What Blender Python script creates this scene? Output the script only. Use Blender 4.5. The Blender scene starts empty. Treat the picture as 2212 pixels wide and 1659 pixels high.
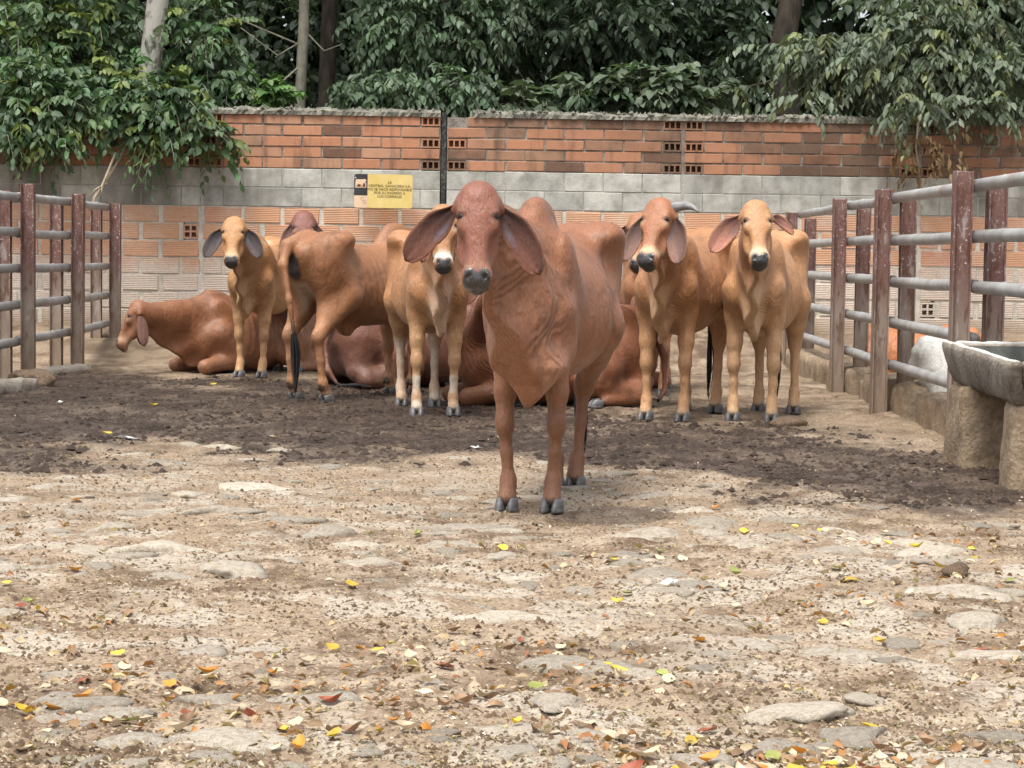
import bpy, bmesh, math, random, os, time
import numpy as np
from mathutils import Vector, Matrix, Euler

T0 = time.time()
SC = bpy.context.scene
COL = SC.collection
R = math.radians

# ------------------------------------------------------------------ camera, sky, sun, exposure
EYE = 1.05                       # camera height above the yard
PITCH, ROLL, FPX = 3.12, 0.0135, 5112.0      # degrees down, radians, focal length in px of a 2212 px wide picture
cam_data = bpy.data.cameras.new('camera')
cam = bpy.data.objects.new('camera', cam_data)
COL.objects.link(cam)
cam.matrix_world = Matrix.Translation((0, 0, EYE)) @ Matrix.Rotation(R(90 - PITCH), 4, 'X') @ Matrix.Rotation(ROLL, 4, 'Z')
cam_data.sensor_width = 36.0
cam_data.lens = 36.0 * FPX / 2212.0
cam_data.clip_start, cam_data.clip_end = 0.1, 2000.0
SC.camera = cam

SUN_EL, SUN_AZ = 66.0, 205.0     # degrees; azimuth clockwise from +Y: behind the camera, a little to the left
world = bpy.data.worlds.new('World')
SC.world = world
world.use_nodes = True
wn = world.node_tree.nodes
wl = world.node_tree.links
bg = wn['Background']
sky = wn.new('ShaderNodeTexSky')
sky.sky_type = 'NISHITA'
sky.sun_disc = False
sky.sun_elevation = R(SUN_EL)
sky.sun_rotation = R(SUN_AZ)
sky.air_density, sky.dust_density, sky.ozone_density = 1.0, 4.0, 1.0
hsv = wn.new('ShaderNodeHueSaturation')      # thin overcast: a nearly neutral sky
hsv.inputs['Saturation'].default_value = 0.22
wl.new(sky.outputs[0], hsv.inputs['Color'])
wl.new(hsv.outputs[0], bg.inputs['Color'])
bg.inputs['Strength'].default_value = 0.10

sun_data = bpy.data.lights.new('sun', 'SUN')
sun_data.energy = 1.5
sun_data.angle = R(24)
sun_data.color = (1.0, 0.95, 0.88)
sun = bpy.data.objects.new('sun', sun_data)
COL.objects.link(sun)
_d = Vector((math.sin(R(SUN_AZ)) * math.cos(R(SUN_EL)), math.cos(R(SUN_AZ)) * math.cos(R(SUN_EL)), math.sin(R(SUN_EL))))
sun.rotation_euler = _d.to_track_quat('Z', 'Y').to_euler()

SC.view_settings.view_transform = 'Standard'
SC.view_settings.look = 'None'
SC.view_settings.exposure = 1.45
SC.view_settings.gamma = 1.0
SC.cycles.use_denoising = True
SC.cycles.adaptive_threshold = 0.02
SC.cycles.max_bounces = 4
SC.cycles.diffuse_bounces = 2
SC.cycles.glossy_bounces = 2
SC.cycles.transmission_bounces = 2
SC.cycles.transparent_max_bounces = 6

# ------------------------------------------------------------------ helpers
CM = np.array(cam.matrix_world)
def ray(x, y):
    d = CM[:3, :3] @ np.array(((x - 1106.0) / FPX, -(y - 829.5) / FPX, -1.0))
    return d
def on_ground(x, y, z=0.0):
    """world point of the yard seen at picture position x, y (2212 x 1659)"""
    d = ray(x, y)
    t = (z - EYE) / d[2]
    return Vector((d[0] * t, d[1] * t, z))
def at_depth(x, y, D):
    d = ray(x, y)
    t = D / d[1]
    return Vector((d[0] * t, D, EYE + d[2] * t))

def link(o, parent=None):
    COL.objects.link(o)
    if parent is not None:
        o.parent = parent
    return o
def tag(o, label=None, cat=None, group=None, kind=None):
    if label: o['label'] = label
    if cat: o['category'] = cat
    if group: o['group'] = group
    if kind: o['kind'] = kind
    return o
def empty(name, loc=(0, 0, 0), rz=0.0):
    o = bpy.data.objects.new(name, None)
    o.empty_display_size = 0.1
    o.location = loc
    o.rotation_euler = (0, 0, rz)
    return link(o)
def mesh_np(name, V, F, smooth=True, mat=None):
    """V (n,3) floats, F list/array of faces (quads or tris array)"""
    me = bpy.data.meshes.new(name)
    V = np.asarray(V, dtype=np.float32)
    F = np.asarray(F, dtype=np.int32)
    k = F.shape[1]
    me.vertices.add(len(V))
    me.vertices.foreach_set('co', V.ravel())
    me.loops.add(F.size)
    me.loops.foreach_set('vertex_index', F.ravel())
    me.polygons.add(len(F))
    me.polygons.foreach_set('loop_start', np.arange(0, F.size, k, dtype=np.int32))
    me.polygons.foreach_set('loop_total', np.full(len(F), k, dtype=np.int32))
    me.update(calc_edges=True)
    if smooth:
        me.polygons.foreach_set('use_smooth', np.ones(len(F), dtype=bool))
    if mat is not None:
        me.materials.append(mat)
    return me
def mesh_py(name, V, F, smooth=False, mat=None):
    me = bpy.data.meshes.new(name)
    me.from_pydata([tuple(v) for v in V], [], F)
    me.update()
    if smooth:
        for p in me.polygons: p.use_smooth = True
    if mat is not None:
        me.materials.append(mat)
    return me
def obj(name, me, parent=None, loc=None, rot=None, scale=None):
    o = bpy.data.objects.new(name, me)
    if loc is not None: o.location = loc
    if rot is not None: o.rotation_euler = rot
    if scale is not None: o.scale = scale
    return link(o, parent)
def col_attr(me, C, name='Col'):
    a = me.attributes.new(name, 'FLOAT_COLOR', 'POINT')
    C = np.asarray(C, dtype=np.float32)
    if C.shape[1] == 3:
        C = np.concatenate([C, np.ones((len(C), 1), np.float32)], 1)
    a.data.foreach_set('color', C.ravel())
def flt_attr(me, A, name):
    a = me.attributes.new(name, 'FLOAT', 'POINT')
    a.data.foreach_set('value', np.asarray(A, dtype=np.float32).ravel())

def srgb(r, g, b):
    f = lambda c: (c / 12.92 if c <= 0.04045 else ((c + 0.055) / 1.055) ** 2.4)
    return (f(r / 255.0), f(g / 255.0), f(b / 255.0))

# ---- node material helper
class NM:
    def __init__(self, name):
        self.m = bpy.data.materials.new(name)
        self.m.use_nodes = True
        self.nt = self.m.node_tree
        self.n = self.nt.nodes
        self.b = self.n['Principled BSDF']
        self.out = self.n['Material Output']
    def node(self, typ, **kw):
        nd = self.n.new(typ)
        for k, v in kw.items():
            setattr(nd, k, v)
        return nd
    def put(self, a, b):
        self.nt.links.new(a, b)
    def _in(self, sock, v):
        if v is None: return
        if hasattr(v, 'is_output') or isinstance(v, bpy.types.NodeSocket):
            self.put(v, sock)
        else:
            if isinstance(v, (tuple, list)) and len(v) == 3 and sock.type == 'RGBA':
                v = tuple(v) + (1.0,)
            sock.default_value = v
    def coord(self, kind='Object'):
        return self.node('ShaderNodeTexCoord').outputs[kind]
    def mapping(self, vec, scale=(1, 1, 1), loc=(0, 0, 0)):
        m = self.node('ShaderNodeMapping')
        m.inputs['Scale'].default_value = scale
        m.inputs['Location'].default_value = loc
        self.put(vec, m.inputs['Vector'])
        return m.outputs[0]
    def noise(self, vec, scale, detail=4, rough=0.55, dist=0.0):
        t = self.node('ShaderNodeTexNoise')
        t.inputs['Scale'].default_value = scale
        t.inputs['Detail'].default_value = detail
        t.inputs['Roughness'].default_value = rough
        t.inputs['Distortion'].default_value = dist
        if vec is not None: self.put(vec, t.inputs['Vector'])
        return t.outputs['Fac']
    def voro(self, vec, scale, feature='F1', out='Distance', rnd=1.0):
        t = self.node('ShaderNodeTexVoronoi', feature=feature)
        t.inputs['Scale'].default_value = scale
        t.inputs['Randomness'].default_value = rnd
        if vec is not None: self.put(vec, t.inputs['Vector'])
        return t.outputs[out]
    def ramp(self, fac, stops, interp='LINEAR'):
        r = self.node('ShaderNodeValToRGB')
        r.color_ramp.interpolation = interp
        els = r.color_ramp.elements
        while len(els) < len(stops): els.new(0.5)
        for e, (p, c) in zip(els, stops):
            e.position = p
            if not isinstance(c, (tuple, list)): c = (c, c, c)
            e.color = tuple(c) + (1.0,) if len(c) == 3 else c
        self._in(r.inputs[0], fac)
        return r.outputs[0]
    def mix(self, fac, a, b, blend='MIX'):
        m = self.node('ShaderNodeMix', data_type='RGBA', blend_type=blend)
        self._in(m.inputs[0], fac)
        self._in(m.inputs[6], a)
        self._in(m.inputs[7], b)
        return m.outputs[2]
    def math(self, op, a, b=None, c=None, clamp=False):
        m = self.node('ShaderNodeMath', operation=op)
        m.use_clamp = clamp
        self._in(m.inputs[0], a)
        if b is not None: self._in(m.inputs[1], b)
        if c is not None: self._in(m.inputs[2], c)
        return m.outputs[0]
    def attr(self, name, out='Color'):
        a = self.node('ShaderNodeAttribute')
        a.attribute_name = name
        return a.outputs[out]
    def rnd(self):
        return self.node('ShaderNodeObjectInfo').outputs['Random']
    def bump(self, h, strength=0.5, dist=0.01, normal=None):
        b = self.node('ShaderNodeBump')
        b.inputs['Strength'].default_value = strength
        b.inputs['Distance'].default_value = dist
        self.put(h, b.inputs['Height'])
        if normal is not None: self.put(normal, b.inputs['Normal'])
        return b.outputs[0]
    def set(self, color=None, rough=None, normal=None, metallic=None, spec=None):
        if color is not None: self._in(self.b.inputs['Base Color'], color)
        if rough is not None: self._in(self.b.inputs['Roughness'], rough)
        if normal is not None: self.put(normal, self.b.inputs['Normal'])
        if metallic is not None: self._in(self.b.inputs['Metallic'], metallic)
        if spec is not None: self._in(self.b.inputs['Specular IOR Level'], spec)
        return self.m

# ---- numpy value noise (for relief)
_rng = np.random.RandomState(7)
_perm = _rng.rand(256, 256)
def vnoise(x, y):
    xi = np.floor(x).astype(int); yi = np.floor(y).astype(int)
    fx = x - xi; fy = y - yi
    fx = fx * fx * (3 - 2 * fx); fy = fy * fy * (3 - 2 * fy)
    a = _perm[xi & 255, yi & 255]; b = _perm[(xi + 1) & 255, yi & 255]
    c = _perm[xi & 255, (yi + 1) & 255]; d = _perm[(xi + 1) & 255, (yi + 1) & 255]
    return (a * (1 - fx) + b * fx) * (1 - fy) + (c * (1 - fx) + d * fx) * fy
def fbm(x, y, octv=4, gain=0.5):
    s = 0.0; a = 1.0; t = 0.0
    for i in range(octv):
        s = s + a * vnoise(x * 2 ** i + 17.3 * i, y * 2 ** i + 5.1 * i); t += a; a *= gain
    return s / t
def sstep(a, b, x):
    t = np.clip((x - a) / (b - a), 0, 1)
    return t * t * (3 - 2 * t)
ONLY = ''
def want(k): return (not ONLY) or (k in ONLY.split(','))
def mat_simple(name, c1, c2, scale=20.0, rough=0.6, bump=0.3, dist=0.004, spec=0.4, stretch=(1, 1, 1)):
    q = NM(name)
    co = q.mapping(q.coord('Object'), stretch)
    n = q.noise(co, scale, 5, 0.6)
    c = q.ramp(n, [(0.32, c1), (0.68, c2)])
    return q.set(c, rough, q.bump(n, bump, dist), spec=spec)
def sphere_mesh(name, r, mat, seg=16, rings=10):
    bm = bmesh.new(); bmesh.ops.create_uvsphere(bm, u_segments=seg, v_segments=rings, radius=r)
    me = bpy.data.meshes.new(name); bm.to_mesh(me); bm.free()
    for p in me.polygons: p.use_smooth = True
    me.materials.append(mat); return me
def tube_mesh(name, pts, rad, mat, seg=10, wob=0.0, seed=0):
    rg = random.Random(seed)
    pts = [Vector(p) for p in pts]
    V = []; F = []
    up = Vector((0.13, 0.31, 0.94))
    n = len(pts)
    for i, p in enumerate(pts):
        d = (pts[min(i + 1, n - 1)] - pts[max(i - 1, 0)]).normalized()
        s = d.cross(up)
        if s.length < 1e-3: s = d.cross(Vector((1, 0, 0)))
        s.normalize(); t = d.cross(s)
        for k in range(seg):
            a = 2 * math.pi * k / seg
            r = rad[i] * (1 + wob * (rg.random() - 0.5))
            V.append(p + s * (math.cos(a) * r) + t * (math.sin(a) * r))
    for i in range(n - 1):
        for k in range(seg):
            j = (k + 1) % seg
            F.append((i * seg + k, i * seg + j, (i + 1) * seg + j, (i + 1) * seg + k))
    F.append(tuple(range(seg))[::-1]); F.append(tuple((n - 1) * seg + k for k in range(seg)))
    return mesh_py(name, V, F, True, mat)

# ------------------------------------------------------------------ the yard
WALL_Y, WALL_YAW, WALL_BASE = 24.5, R(2.5), 0.30
def poly_sd(px, py, poly):
    poly = np.array(poly, float); d2 = np.full(px.shape, 1e9); ins = np.zeros(px.shape, bool)
    n = len(poly)
    for i in range(n):
        a = poly[i]; b = poly[(i + 1) % n]; e = b - a
        t = np.clip(((px - a[0]) * e[0] + (py - a[1]) * e[1]) / (e @ e), 0, 1)
        d2 = np.minimum(d2, (px - a[0] - e[0] * t) ** 2 + (py - a[1] - e[1] * t) ** 2)
        ins ^= ((a[1] > py) != (b[1] > py)) & (px < (b[0] - a[0]) * (py - a[1]) / (b[1] - a[1] + 1e-12) + a[0])
    d = np.sqrt(d2)
    return np.where(ins, -d, d)
def gpoly(pts): return [tuple(on_ground(*p)[:2]) for p in pts]
MUD_A = gpoly([(-150, 838), (60, 822), (180, 800), (300, 806), (430, 836), (500, 838), (600, 822), (740, 822), (980, 835), (1080, 872), (1230, 884), (1400, 930), (1560, 928), (1690, 926),
               (1800, 955), (1950, 985), (2060, 1002), (2300, 1030), (2300, 1102), (2120, 1100), (1950, 1082), (1800, 1075), (1690, 1052), (1530, 1030), (1400, 1012), (1230, 1000), (1060, 985), (860, 972),
               (700, 988), (560, 978), (330, 948), (240, 968), (120, 1002), (-150, 1016)])
MUD_B = gpoly([(1180, 1106), (1290, 1092), (1440, 1098), (1470, 1118), (1340, 1132), (1200, 1122)])
def mud_at(x, y):
    w = (fbm(x * 1.7 + 3, y * 0.9 + 9, 4) - 0.5) * 1.3
    w2 = (fbm(x * 9 + 3, y * 5 + 9, 3) - 0.5) * 0.35
    a = sstep(0.45, -0.40, poly_sd(x, y, MUD_A) + w * 1.2 + w2 * 2.0 - 0.08 + (fbm(x * 24, y * 14 + 9, 2) - 0.5) * 0.3)
    b = sstep(0.10, -0.08, poly_sd(x, y, MUD_B) + w * 0.2 + w2 * 0.5) * 0.85
    return np.maximum(a, b)
def ground_z(x, y, fine=True):
    yy = y - x * math.tan(WALL_YAW)
    z = WALL_BASE * sstep(21.8, 24.6, yy)
    z = z + 0.030 * (fbm(x * 0.9, y * 0.9, 3) - 0.5) * sstep(3, 6, y)
    if fine:
        n = fbm(x * 4.2 + 40, y * 4.2 + 11, 3)
        z = z + 0.036 * (n - 0.5)
        r = np.abs(fbm(x * 11 + 9, y * 11 + 2, 3) - 0.5) * 2
        z = z + 0.020 * (0.35 - r)
        z = z + 0.019 * (fbm(x * 27 + 1, y * 27 + 5, 3) - 0.5)
    return z
def mat_ground():
    q = NM('yard_soil')
    co = q.coord('Object')
    mud = q.attr('mud', 'Fac')
    n1 = q.attr('n1', 'Fac'); n2 = q.attr('n2', 'Fac'); n3 = q.noise(co, 48.0, 2, 0.65)
    dirt = q.ramp(n2, [(0.28, (0.122, 0.082, 0.052)), (0.47, (0.215, 0.158, 0.110)), (0.66, (0.315, 0.252, 0.186))])
    dirt = q.mix(q.ramp(n1, [(0.38, 0.0), (0.62, 0.75)]), dirt, (0.26, 0.195, 0.135))
    # trodden stone showing through in pale patches
    stm = q.attr('paved', 'Fac')
    dirt = q.mix(q.math('MULTIPLY', stm, 0.6), dirt, q.ramp(n3, [(0.3, (0.30, 0.265, 0.215)), (0.7, (0.46, 0.42, 0.36))]))
    crumbs = q.ramp(n3, [(0.36, 1.0), (0.45, 0.0)])
    dirt = q.mix(q.math('MULTIPLY', crumbs, 0.85), dirt, (0.085, 0.058, 0.038))
    chips = q.ramp(q.noise(q.mapping(co, (1, 1, 1), (7, 3, 1)), 66.0, 1, 0.6), [(0.60, 0.0), (0.66, 1.0)])
    dirt = q.mix(q.math('MULTIPLY', chips, 0.45), dirt, (0.50, 0.40, 0.27))
    wet = q.ramp(n2, [(0.30, (0.024, 0.015, 0.010)), (0.52, (0.045, 0.030, 0.022)), (0.70, (0.080, 0.056, 0.042))])
    wet = q.mix(q.math('MULTIPLY', crumbs, 0.7), wet, (0.018, 0.012, 0.009))
    wet = q.mix(q.math('MULTIPLY', chips, 0.16), wet, (0.42, 0.35, 0.26))
    dirt = q.mix(q.attr('dung', 'Fac'), dirt, q.ramp(n2, [(0.35, (0.085, 0.058, 0.038)), (0.62, (0.19, 0.14, 0.095))]))
    c = q.mix(mud, dirt, wet)
    ro = q.math('SUBTRACT', 0.92, q.math('MULTIPLY', mud, q.ramp(n2, [(0.40, 0.2), (0.58, 0.58)])))
    return q.set(c, ro, q.bump(n3, 0.9, 0.018), spec=0.22)
M_GROUND = mat_ground()
def build_ground():
    def axis(parts):
        out = []
        for a, b, st in parts:
            n = max(2, int(round((b - a) / st)))
            out += list(np.linspace(a, b, n, endpoint=False))
        out.append(parts[-1][1]); return np.array(out)
    if ONLY and 'fine' not in ONLY:
        xs = axis([(-300, -8, 40), (-8, 8, 0.08), (8, 300, 40)]); ys = axis([(-60, 4, 8), (4, 26, 0.08), (26, 600, 60)])
    else:
        xs = axis([(-400, -60, 60), (-60, -7, 3), (-7, -2.0, 0.05), (-2.0, 2.0, 0.0160), (2.0, 6, 0.05), (6, 60, 3), (60, 400, 60)])
        rows = [4.3]
        while rows[-1] < 26: rows.append(rows[-1] + 0.0125 * (rows[-1] / 5) ** 1.35)
        ys = np.concatenate([axis([(-80, -4, 8), (-4, 4.2, 0.2)])[:-1], np.array(rows), axis([(26.5, 40, 1.5), (40, 100, 10), (100, 900, 100)])])
    X, Y = np.meshgrid(xs, ys)
    Zz = ground_z(X, Y)
    far = sstep(28, 24, Y) * sstep(9, 7, np.abs(X))
    Zz = np.where(far < 1, Zz * far + (WALL_BASE * sstep(21.8, 24.6, Y - X * math.tan(WALL_YAW))) * (1 - far), Zz)
    md = mud_at(X, Y) * far * (0.80 + 0.20 * sstep(0.36, 0.56, fbm(X * 2.6 + 31, Y * 1.6 + 77, 4)))
    Zz = Zz + md * 0.020 * (fbm(X * 16 + 70, Y * 16 + 30, 3) - 0.55)
    nx, ny = len(xs), len(ys)
    V = np.stack([X.ravel(), Y.ravel(), Zz.ravel()], 1)
    i = (np.arange(ny - 1)[:, None] * nx + np.arange(nx - 1)[None, :]).ravel()
    F = np.stack([i, i + 1, i + nx + 1, i + nx], 1)
    me = mesh_np('ground', V, F, True, M_GROUND)
    flt_attr(me, md.ravel(), 'mud')
    dg = sstep(13.5, 16.5, Y + 2.5 * (fbm(X * 0.8 + 4, Y * 0.8 + 44, 3) - 0.5)) * sstep(0.30, 0.52, fbm(X * 1.9 + 14, Y * 1.5 + 24, 4)) * 0.75
    flt_attr(me, np.maximum(dg, sstep(0.56, 0.68, fbm(X * 1.6 + 54, Y * 1.6 + 64, 4)) * 0.35).ravel(), 'dung')
    n1 = fbm(X * 1.3 + 80, Y * 1.3 + 33, 4); n2 = fbm(X * 7 + 8, Y * 7 + 3, 5, 0.65); n5 = fbm(X * 4.5 + 18, Y * 4.5 + 73, 3)
    flt_attr(me, (0.5 + (n1 - 0.5) * 1.3).ravel(), 'n1'); flt_attr(me, (0.5 + (n2 - 0.5) * 1.15).ravel(), 'n2')
    flt_attr(me, (sstep(0.50, 0.56, n5) * sstep(0.36, 0.52, n1) * sstep(12.5, 9, Y)).ravel(), 'paved')
    return tag(obj('ground', me), 'trodden tan dirt yard with embedded stones and dark wet mud', None, None, 'structure')
GROUND = build_ground()

# ---- cobbles half sunk in the dirt, parts of the ground
def mat_stone(name, a, b, c, bump=0.8):
    q = NM(name)
    co = q.coord('Object'); r = q.rnd()
    v = q.node('ShaderNodeVectorMath', operation='ADD'); q.put(co, v.inputs[0])
    cb = q.node('ShaderNodeCombineXYZ'); q.put(q.math('MULTIPLY', r, 50.0), cb.inputs[0]); q.put(cb.outputs[0], v.inputs[1])
    co = v.outputs[0]
    n1 = q.noise(co, 7, 2, 0.6); n2 = q.noise(co, 38, 2, 0.7)
    col = q.ramp(n1, [(0.3, a), (0.6, b)])
    col = q.mix(q.ramp(n2, [(0.36, 0.85), (0.47, 0.0)]), col, c)
    col = q.mix(1.0, col, q.math('ADD', 0.70, q.math('MULTIPLY', r, 0.45)), 'MULTIPLY')
    geo = q.node('ShaderNodeNewGeometry'); sp = q.node('ShaderNodeSeparateXYZ'); q.put(geo.outputs['Position'], sp.inputs[0])
    return q.set(col, 0.85, q.bump(n2, bump, 0.012), spec=0.3)
M_STONE = mat_stone('cobble_stone', (0.34, 0.285, 0.215), (0.50, 0.45, 0.375), (0.22, 0.16, 0.105))
M_ROCK = mat_stone('weathered_rock', (0.13, 0.085, 0.055), (0.30, 0.21, 0.14), (0.05, 0.035, 0.025))
def stone_mesh(name, seed, flat, mat, sub=2, rough=0.16):
    rg = np.random.RandomState(seed)
    bm = bmesh.new(); bmesh.ops.create_icosphere(bm, subdivisions=sub, radius=1.0)
    k = [rg.normal(size=3) for _ in range(5)]; ph = rg.rand(5) * 6
    cuts = [(rg.normal(size=3), rg.uniform(0.62, 0.85)) for _ in range(7)]
    for v in bm.verts:
        p = np.array(v.co)
        for nrm, c in cuts:
            nn = nrm / np.linalg.norm(nrm); e = p @ nn - c
            if e > 0: p = p - nn * e * 0.85
        p = p * (1 + sum(rough / (i + 1.5) * math.sin(2.2 * (i + 1) ** 0.8 * (p @ k[i]) + ph[i]) for i in range(5)))
        v.co = (p[0], p[1], p[2] * flat)
    me = bpy.data.meshes.new(name); bm.to_mesh(me); bm.free()
    for p in me.polygons: p.use_smooth = True
    me.materials.append(mat); return me
def in_view(p, m=40):
    v = CM[:3, :3].T @ (np.array(p) - CM[:3, 3])
    if v[2] > -0.5: return None
    x = 1106 + FPX * v[0] / -v[2]; y = 829.5 - FPX * v[1] / -v[2]
    return (x, y) if (-m < x < 2212 + m and -m < y < 1659 + m) else None
if want('stones'):
    rg = np.random.RandomState(11)
    SM = [stone_mesh('cobble', 100 + i, 0.30, M_STONE, 3, 0.24) for i in range(12)]
    spots = []
    for it in range(9000):
        y = 4.6 + 8.2 * rg.rand() ** 1.7
        x = rg.uniform(-1, 1) * (0.245 * y + 0.1)
        dens = fbm(np.array([x * 0.9 + 5]), np.array([y * 0.9 + 8]), 3)[0]
        if x > 0: dens += 0.10
        if rg.rand() > sstep(0.30, 0.55, dens) + 0.08: continue
        if mud_at(np.array([x]), np.array([y]))[0] > 0.3 and rg.rand() > 0.04: continue
        s = (rg.uniform(0.035, 0.08) if rg.rand() < 0.60 else rg.uniform(0.08, 0.15))
        if all((x - a) ** 2 + (y - b) ** 2 > (0.80 * (s + c)) ** 2 for a, b, c in spots): spots.append((x, y, s))
        if len(spots) >= 286: break
    extra = [(1415, 1240, 0.135), (1700, 914, 0.05), (470, 1110, 0.12), (705, 1085, 0.085), (150, 1555, 0.15), (700, 1006, 0.11), (110, 1055, 0.10), (1240, 1612, 0.10), (1520, 1270, 0.09), (190, 1195, 0.11), (1700, 1215, 0.11), (2050, 1180, 0.1)]
    for px, py, s in extra:
        g = on_ground(px, py); spots.append((g.x, g.y, s))
    for i, (x, y, s) in enumerate(spots):
        zt = ground_z(np.array([x]), np.array([y]))[0]
        up = rg.uniform(-0.03, 0.045) * s + 0.0005
        o = obj('cobble', SM[i % 12], GROUND, (x, y, zt - 0.30 * s * rg.uniform(0.60, 0.74) + up), (rg.uniform(-.08, .08), rg.uniform(-.08, .08), rg.uniform(0, 6.28)), (s * rg.uniform(1.05, 1.5), s * rg.uniform(0.8, 1.05), s * rg.uniform(0.9, 1.2)))
# ------------------------------------------------------------------ brick wall
def wpt(s, n, z):
    """point on the wall: s metres along it from the open joint, n metres in front of its face"""
    o = at_depth(957, 450, WALL_Y)
    d = Vector((math.cos(WALL_YAW), math.sin(WALL_YAW), 0)); f = Vector((math.sin(WALL_YAW), -math.cos(WALL_YAW), 0))
    p = Vector((o.x, o.y, 0)) + d * s + f * n
    return Vector((p.x, p.y, z))
def box_mesh(name, sx, sy, sz, mat, bev=0.004, seed=0, jit=0.0, cuts=0):
    rg = random.Random(seed)
    bm = bmesh.new(); bmesh.ops.create_cube(bm, size=1.0)
    for v in bm.verts: v.co = (v.co.x * sx, v.co.y * sy, v.co.z * sz)
    if bev: bmesh.ops.bevel(bm, geom=bm.edges[:], offset=bev, segments=1, affect='EDGES')
    if jit:
        for v in bm.verts: v.co += Vector((rg.uniform(-jit, jit), rg.uniform(-jit, jit), rg.uniform(-jit, jit)))
    me = bpy.data.meshes.new(name); bm.to_mesh(me); bm.free(); me.materials.append(mat); return me
def world_pos(q):
    g = q.node('ShaderNodeNewGeometry'); return g.outputs['Position']
def mat_brick_upper():
    q = NM('fired_clay'); r = q.rnd(); w = world_pos(q)
    n = q.noise(w, 9, 3, 0.6); nf = q.noise(w, 60, 3, 0.65); big = q.noise(w, 0.9, 3, 0.6)
    c = q.ramp(r, [(0.0, (0.33, 0.165, 0.10)), (0.35, (0.41, 0.195, 0.11)), (0.7, (0.47, 0.275, 0.175)), (1.0, (0.38, 0.155, 0.085))])
    c = q.mix(1.0, c, q.math('ADD', 0.72, q.math('MULTIPLY', n, 0.5)), 'MULTIPLY')
    sp = q.node('ShaderNodeSeparateXYZ'); q.put(w, sp.inputs[0])
    right = q.ramp(q.math('MULTIPLY_ADD', sp.outputs[0], 0.09, 0.5), [(0.40, 0.0), (0.65, 0.22)])
    soot = q.math('ADD', q.math('ADD', q.math('MULTIPLY', r, 0.52), q.math('MULTIPLY', n, 0.35)), q.math('ADD', q.math('MULTIPLY', big, 0.45), right))
    c = q.mix(q.ramp(soot, [(0.60, 0.0), (0.92, 0.85)]), c, q.ramp(nf, [(0.3, (0.050, 0.038, 0.030)), (0.7, (0.125, 0.085, 0.060))]))
    drip = q.noise(q.mapping(w, (5, 5, 0.7)), 1.3, 3, 0.6)
    c = q.mix(q.ramp(drip, [(0.54, 0.0), (0.70, 0.65)]), c, (0.055, 0.042, 0.034))
    return q.set(c, 0.88, q.bump(nf, 0.5, 0.006), spec=0.25)
def mat_block():
    q = NM('concrete_block_grey'); r = q.rnd(); w = world_pos(q)
    n = q.noise(w, 5, 3, 0.65); nf = q.noise(w, 70, 3, 0.7)
    c = q.ramp(n, [(0.30, (0.24, 0.235, 0.21)), (0.62, (0.43, 0.425, 0.385))])
    c = q.mix(1.0, c, q.math('ADD', 0.84, q.math('MULTIPLY', r, 0.3)), 'MULTIPLY')
    sp = q.node('ShaderNodeSeparateXYZ'); q.put(w, sp.inputs[0])
    dark = q.math('ADD', q.ramp(q.math('MULTIPLY_ADD', sp.outputs[0], 0.1, 0.5), [(0.20, 0.16), (0.28, 0.0), (0.55, 0.0), (0.75, 0.12)]), q.noise(q.mapping(w, (2.2, 2.2, 0.5)), 1.0, 3, 0.6))
    c = q.mix(q.ramp(dark, [(0.55, 0.0), (0.80, 0.85)]), c, (0.105, 0.095, 0.082))
    c = q.mix(q.ramp(nf, [(0.30, 0.5), (0.42, 0.0)]), c, (0.16, 0.15, 0.13))
    return q.set(c, 0.92, q.bump(nf, 0.7, 0.006), spec=0.2)
def mat_ribbed():
    q = NM('ribbed_clay'); r = q.rnd(); w = world_pos(q)
    sp = q.node('ShaderNodeSeparateXYZ'); q.put(w, sp.inputs[0])
    n = q.noise(w, 4, 3, 0.65); nf = q.noise(w, 50, 3, 0.7)
    c = q.ramp(r, [(0.0, (0.47, 0.25, 0.15)), (0.5, (0.50, 0.29, 0.18)), (1.0, (0.44, 0.20, 0.12))])
    h = q.ramp(sp.outputs[2], [(0.35, 0.58), (0.80, 0.42), (1.10, 0.18), (1.55, 0.0)])
    lime = q.math('ADD', q.math('ADD', h, q.math('MULTIPLY', n, 0.75)), q.math('MULTIPLY', nf, 0.22))
    lime = q.math('ADD', lime, q.math('MULTIPLY', r, 0.14))
    c = q.mix(q.ramp(lime, [(0.50, 0.0), (0.92, 0.88)]), c, q.ramp(nf, [(0.3, (0.42, 0.36, 0.30)), (0.7, (0.58, 0.515, 0.45))]))
    c = q.mix(q.ramp(q.noise(w, 1.7, 3, 0.65), [(0.60, 0.0), (0.78, 0.4)]), c, (0.24, 0.20, 0.16))
    mud = q.ramp(q.math('ADD', sp.outputs[2], q.math('MULTIPLY', n, 0.25)), [(0.42, 0.8), (0.62, 0.0)])
    c = q.mix(mud, c, (0.26, 0.19, 0.125))
    rib = q.math('SINE', q.math('MULTIPLY', sp.outputs[2], 2 * math.pi / 0.0185))
    return q.set(c, 0.9, q.bump(q.math('ADD', q.math('MULTIPLY', rib, 0.5), q.math('MULTIPLY', nf, 0.8)), 0.5, 0.007), spec=0.2)
def mat_mortar(name, a, b, bump=1.0):
    q = NM(name); w = world_pos(q)
    n = q.noise(w, 7, 3, 0.65); nf = q.noise(w, 55, 3, 0.75)
    return q.set(q.ramp(q.math('ADD', q.math('MULTIPLY', n, 0.6), q.math('MULTIPLY', nf, 0.4)), [(0.35, a), (0.62, b)]), 0.95, q.bump(nf, bump, 0.012), spec=0.15)
M_BRICK = mat_brick_upper(); M_BLOCK = mat_block(); M_RIB = mat_ribbed()
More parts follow.
